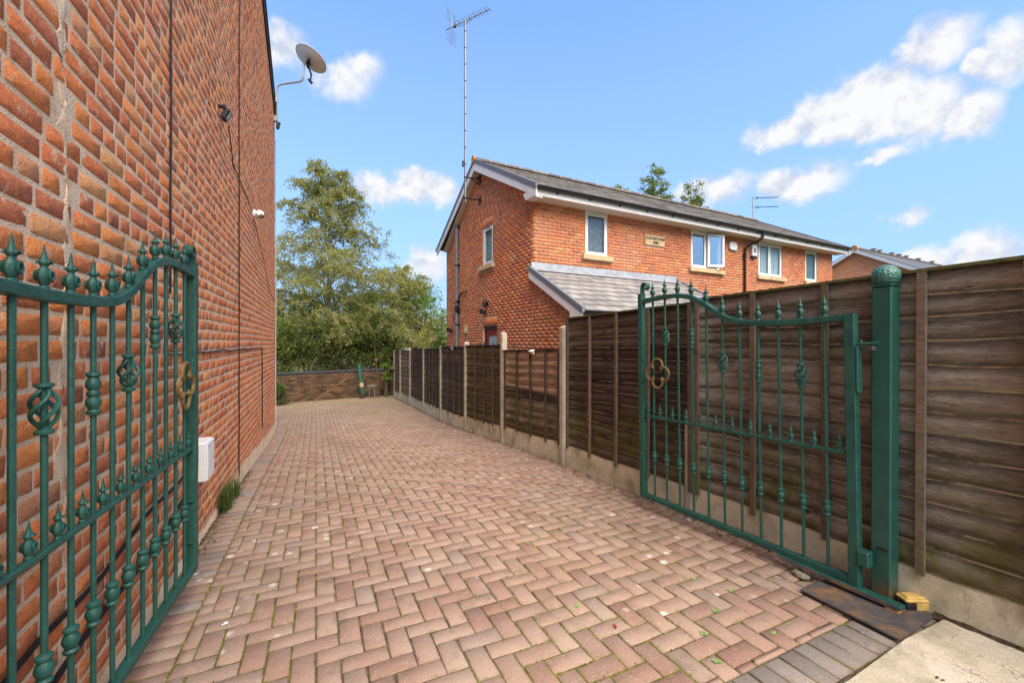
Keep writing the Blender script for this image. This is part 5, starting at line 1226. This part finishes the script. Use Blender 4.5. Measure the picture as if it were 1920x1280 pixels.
def bushy(name, base, blobs, n, leaf, mat, label, seed, cat='tree', trunk=None, group=None, barkmat=None, clump=.24, slim=.6, droop=.3):
    """crown of leaf clumps spread through several ellipsoids (centre, radii) with gaps between them"""
    g = np.random.default_rng(seed); root = empty(name, base); tag(root, label, cat, group); C = []; Rn = []
    vol = np.array([b[1][0]*b[1][1]*b[1][2] for b in blobs])**.67; vol /= vol.sum()
    per = 46; nc = n//per
    for i in range(nc):
        b = blobs[g.choice(len(blobs), p=vol)]; d = g.normal(size=3); d /= np.linalg.norm(d); rr_ = g.uniform(.35, 1.0)**.5 * (1 + .16*math.sin(d[0]*7+seed)*math.cos(d[1]*6+d[2]*5))
        c = np.array(b[0]) + d*np.array(b[1])*rr_
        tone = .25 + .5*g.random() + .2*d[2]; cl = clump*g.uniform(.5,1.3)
        pts = c + g.normal(size=(per,3))*cl*np.array([.6,.6,.42]); C.append(pts); Rn.append(np.full(per, tone))
    C = np.concatenate(C); Rn = np.concatenate(Rn)
    mb = MB(); gr = random.Random(seed)
    for pts in (trunk or [[(0,0,-.1),(0,0,.6)]]): mb.tube(pts, [max(.012,(.09 if not barkmat else .07)*(1-.8*i/len(pts))) for i in range(len(pts))], 6)
    for b in blobs:
        for q in range(5):
            d = Vector((gr.gauss(0,1), gr.gauss(0,1), gr.uniform(0,1))).normalized(); s0 = Vector((b[0][0]*.5, b[0][1]*.5, b[0][2]*.55)); e = Vector(b[0]) + Vector((d.x*b[1][0], d.y*b[1][1], d.z*b[1][2]))*.85
            mb.tube([s0, s0.lerp(e,.5)+Vector((0,0,.1)), e], [.035,.02,.008], 5)
    mb.build('trunk', barkmat or BARK, root, True)
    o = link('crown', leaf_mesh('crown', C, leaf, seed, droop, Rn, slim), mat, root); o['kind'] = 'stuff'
def spr(t): return 3.0*(1-((t-.42)/.62)**2)*.95 if t > .42 else 2.2 + .8*(t/.42)
weeping_tree('birch_tree', (.42, 21.2, -2.5), 10.3, 11, 'tall airy birch tree rising above the back garden wall', 78, lambda t: max(1.0, 4.2*(1-max(0,(t-.4)/.68))**.75), LEAF_BIRCH, PALEBARK, .094, .14, (.1,0), 1.0, 'trees at the end of the driveway')
weeping_tree('birch_tree', (3.5, 21.6, -2.5), 5.8, 23, 'shorter weeping birch right of the tall birch', 30, lambda t: max(.6, 2.9*(1-max(0,(t-.5)/.65))**.8), LEAF_BIRCH, BARK, .095, .15, (.3,0), 1.0, 'trees at the end of the driveway')
bushy('leafy_tree', (5.5, 23.5, -2.5), [((0,0,4.0),(1.4,1.2,1.5)),((-.7,-.3,5.0),(1.0,.9,1.0)),((.4,0,2.4),(1.5,1.2,1.2))], 16000, .10, LEAF_BRIGHT, 'bright green leafy tree left of the house gable', 31, group='trees at the end of the driveway', trunk=[[(0,0,-.1),(0,0,2),(.1,0,4)]])
bushy('conifer_hedge', (5.75, 20.3, -2.5), [((0,0,1.4),(.8,.6,1.5)),((-.3,0,2.0),(.6,.5,.9)),((.5,0,1.9),(.6,.5,1.0))], 9000, .085, CONIFER, 'dark clipped conifer hedge beside the house gable', 33, cat='hedge', clump=.16, slim=.3)
sb = [((-2.0,18.7,-2.4), [((0,0,1.6),(1.3,.8,1.3)),((.3,-.2,2.6),(1.0,.8,.9))], LEAF_MID, 'broad green shrub overhanging the left end of the back wall'),
      ((-.3,18.9,-2.4), [((0,0,1.4),(1.2,.7,1.2)),((-.2,0,2.5),(1.1,.8,.9))], LEAF_DARK, 'dense dark shrub behind the middle of the back wall'),
      ((1.2,18.9,-2.4), [((0,0,1.8),(.9,.7,1.1)),((.2,.1,2.8),(1.0,.8,.8))], LEAF_DARK, 'dark shrub above the leaning green pipe'),
      ((2.5,19.4,-2.4), [((0,0,2.2),(1.0,.7,1.0)),((.3,.0,3.0),(1.0,.7,.8))], LEAF_DARK, 'dark shrub behind the cane and stool corner'),
      ((-1.0,20.6,-2.4), [((0,0,3.2),(1.9,1.0,1.5)),((1.2,0,3.8),(1.3,1.0,1.1))], LEAF_MID, 'tall green shrub below the birch crown on the left'),
      ((1.9,20.8,-2.4), [((0,0,3.2),(1.3,.9,1.3)),((.6,0,3.9),(1.0,.8,.9))], LEAF_MID, 'tall green shrub below the birch crown on the right'),
      ((4.0,23.2,-2.4), [((0,0,2.4),(1.5,1.0,1.5)),((.4,0,3.3),(1.1,.9,1.0))], LEAF_OLIVE, 'olive green shrub behind the shed roof')]
for i, (b, bl, m, lab) in enumerate(sb): bushy('shrub', b, bl, 9500, .095, m, lab, 41+i, cat='shrub', group='shrubs behind the back wall', clump=.26)
bushy('shrub', (-1.05,16.55,gz(16.5)), [((0,0,.35),(.28,.25,.36)),((-.3,0,.5),(.3,.25,.4))], 2600, .06, LEAF_DARK, 'low dark shrub at the foot of the back wall by the corner', 61, cat='shrub', clump=.12)
bushy('shrub', (2.55,17.35,gz(17.3)), [((0,0,1.15),(.14,.14,.2)),((.05,0,.8),(.18,.15,.15))], 900, .075, LEAF_BRIGHT, 'small bright green sapling by the end of the fence', 62, cat='shrub', clump=.09, trunk=[[(0,0,-.05),(.02,0,.6),(0,0,1.2)]])
for i, (x, y, zt_, w, lab) in enumerate(((16.3,19.9,8.55,.55,'tip of a small tree showing over the house ridge'),(18.2,19.0,9.75,.85,'tallest poplar crown rising behind the house roof'),(20.4,18.2,8.85,.75,'right-hand poplar crown behind the house roof'))):
    H = zt_+3.4; w *= 1.2
    bushy('poplar_tree', (x, y, -2.5), [((0,0,H-1.1),(w*.75,w*.75,1.0)),((.15,0,H-2.2),(w,w,1.2)),((-.2,0,H-3.4),(w*1.1,w,1.3)),((.1,0,H-5),(w*1.2,w*1.1,1.5))], 9000, .13, LEAF_MID, lab, 71+i, group='trees behind the house roof', clump=.22, trunk=[[(0,0,-.1),(.05,0,H*.5),(0,0,H-.8)]], barkmat=PALEBARK)
# tufts, weeds, litter
def blades(n, spread, h, seed, wid=.006, flat=.5):
    g = random.Random(seed); mb = MB()
    for i in range(n):
        a = g.uniform(0,6.28); r = spread*math.sqrt(g.random()); p = Vector((r*math.cos(a), r*math.sin(a), 0)); hh = h*g.uniform(.5,1.1); b = g.uniform(0,6.28); out = Vector((math.cos(b), math.sin(b), 0))*hh*flat*g.uniform(.3,1)
        s = Vector((-math.sin(b), math.cos(b), 0))*wid*.5
        mb.add([p-s, p+s, p+out*.4+Vector((0,0,hh*.7))+s*.8, p+out*.4+Vector((0,0,hh*.7))-s*.8, p+out+Vector((0,0,hh))], [(0,1,2,3),(3,2,4)])
    return mb
GRASS = plain('grass_blade', (.075,.115,.022), .7, .2, var=.5, scale=25); DRYG = plain('dry_grass', (.27,.235,.085), .8, .2, var=.4, scale=30); WEED = plain('weed_leaf', (.17,.27,.07), .6, .3, var=.4, scale=30)
for i, (x, y, n, sp, h, lab) in enumerate(((-.775,4.75,170,.09,.24,'long grass tuft at the foot of the brick wall, nearest the gate'), (-.775,5.15,190,.10,.22,'long grass tuft at the foot of the brick wall, further along'))):
    o = link('grass_tuft', blades(n, sp, h, 80+i, .006, .6).mesh('grass_tuft', fix=False), GRASS, None, (x, y, gz(y))); o.scale = (.55,2.2,1); tag(o, lab, 'grass', 'grass tufts at the wall foot')
wp = [(1.30,1.93,'weed sprouting between pavers in the middle of the drive'),(1.72,1.46,'weed between pavers nearest the grey threshold course'),(1.93,1.56,'weed between pavers left of the steel plate'),(2.02,1.31,'weed in the joint beside the grey border pavers'),(2.18,1.66,'weed between pavers below the right gate'),(2.10,1.85,'weed tuft on the paving left of the right gate foot'),(1.62,1.30,'small weed at the bottom of the drive by the grey pavers'),(1.42,2.75,'tiny weed further up the drive near the gate')]
for i, (x, y, lab) in enumerate(wp):
    g = random.Random(90+i); mb = MB()
    for k in range(9):
        a = k*2.4; L = g.uniform(.010,.026); d = Vector((math.cos(a), math.sin(a), .35)); s = Vector((-math.sin(a), math.cos(a), 0))*L*.28
        mb.add([Vector((0,0,0)), d*L*.5+s, d*L+Vector((0,0,-.004)), d*L*.5-s], [(0,1,2,3)])
    o = link('weed', mb.mesh('weed', fix=False), WEED, None, (x, y, gz(y)+settle(x,y)+.001)); tag(o, lab, 'weed', 'weeds in the paving')
# moss and dry grass growing out of the joints
g = random.Random(5); mb = MB()
def joint_spot():
    while True:
        x, y = g.uniform(-.5, 2.75), g.uniform(1.25, 6.5)
        if math.sin(x*2.1+.7)+math.sin(y*1.3+x) + g.gauss(0,.7) > .3:
            # snap to the nearest paver edge line
            if g.random() < .5: x = round(x/U)*U
            else: y = round(y/U)*U
            return x, y
for i in range(2600):
    x, y = joint_spot(); p = Vector((x+g.gauss(0,.003), y+g.gauss(0,.003), gz(y)-.008))
    for k in range(3):
        b = g.uniform(0,6.28); h = g.uniform(.006,.015); s = Vector((-math.sin(b), math.cos(b), 0))*.003; out = Vector((math.cos(b), math.sin(b), 0))*g.uniform(.002,.009)
        mb.add([p-s, p+s, p+out+Vector((0,0,h))], [(0,1,2)])
me = mb.mesh('moss', fix=False); o = link('moss', me, plain('moss_green', (.14,.15,.022), .95, .1, var=.5, scale=12)); tag(o, 'yellow green moss growing in the paver joints', 'moss', kind='stuff')
mb = MB()
for i in range(420):
    c = g.choice([(1.05,1.75),(1.35,1.45),(1.55,1.62),(1.72,1.52),(.9,2.1),(1.2,2.3)]); x, y = c[0]+g.gauss(0,.08), c[1]+g.gauss(0,.06); x = round(x/U)*U + g.gauss(0,.004)
    p = Vector((x, y, gz(y)-.004)); b = g.uniform(0,6.28); out = Vector((math.cos(b), math.sin(b), 0))*g.uniform(.01,.035); s = Vector((-math.sin(b), math.cos(b), 0))*.0011
    mb.add([p-s, p+s, p+out+Vector((0,0,g.uniform(.006,.025)))], [(0,1,2)])
o = link('dry_grass', mb.mesh('dry_grass', fix=False), DRYG); tag(o, 'dry straw coloured grass wisps between the pavers', 'grass', kind='stuff')
# litter along the foot of the fence and wall
mb = MB()
for i in range(2600):
    q = g.random()
    if q < .62: y = g.uniform(1.5, 17); x = 2.855 - abs(g.gauss(0,.07))
    elif q < .8: y = g.uniform(3.6, 6.5); x = WX + .03 + abs(g.gauss(0,.05))
    elif q < .9: x = g.uniform(2.3,2.86); y = g.uniform(.55,1.0)
    else: x = g.uniform(-1,2.8); y = back_y(x) - .05 - abs(g.gauss(0,.35))
    if 1.0 < y < 1.5 and x > 2.4: continue
    s = g.uniform(.004,.014)*(1+.06*y); a = g.uniform(0,6.28); p = Vector((x, y, gz(y)+.008+g.uniform(0,.006)))
    d = Vector((math.cos(a), math.sin(a), g.uniform(-.2,.3)))*s; e = Vector((-math.sin(a), math.cos(a), g.uniform(-.2,.3)))*s*.45
    mb.add([p-d, p+e, p+d, p-e], [(0,1,2,3)])
o = link('leaf_litter', mb.mesh('leaf_litter', fix=False), plain('leaf_litter', (.085,.055,.028), .95, .1, var=.6, scale=9)); tag(o, 'brown leaf crumbs along the fence and wall feet', 'litter', kind='stuff')
for nm, x, y, rz, m, lab in (('fallen_leaf', -.43, 2.62, .4, WPLAST, 'tiny white and yellow scrap on the paving by the left gate'), ('fallen_leaf', .62, 3.05, .1, YELLOW, 'single small yellow leaf on the paving'), ('fallen_leaf', 1.37, 1.69, .9, RED, 'single small crimson petal on the paving')):
    mb = MB(); s = .018 if m is WPLAST else .014; mb.add([(-s,0,0),(-.3*s,-.5*s,.004),(s,0,.001),(.2*s,.55*s,.006)], [(0,1,2,3)]); mb.add([(.1*s,.1*s,.004),(s*.9,.3*s,.009),(s*1.2,.8*s,.003),(.2*s,.8*s,.005)], [(0,1,2,3)])
    o = mb.build(nm, m, None, loc=(x, y, gz(y)+settle(x,y)+.004), rot=(0,0,rz)); tag(o, lab, 'leaf')

mb = MB(); v = []; rr = random.Random(8); n = 26
for i in range(n+1):
    y = -.4 + 1.42*i/n; w = .022 + .012*(i/n) + rr.uniform(-.012,.014)
    v += [(2.872, y, gz(y)+.034+rr.uniform(0,.008)), (2.872-w*.5, y, gz(y)+.024+rr.uniform(-.003,.004)), (2.872-w, y+rr.uniform(-.01,.01), gz(y)+.013)]
mb.add(v, [(3*i+k, 3*i+k+1, 3*i+k+4, 3*i+k+3) for i in range(n) for k in range(2)])
o = mb.build('soil_strip', SOIL, None, True); tag(o, 'dark soil gathered along the foot of the fence by the apron', 'soil', kind='stuff')
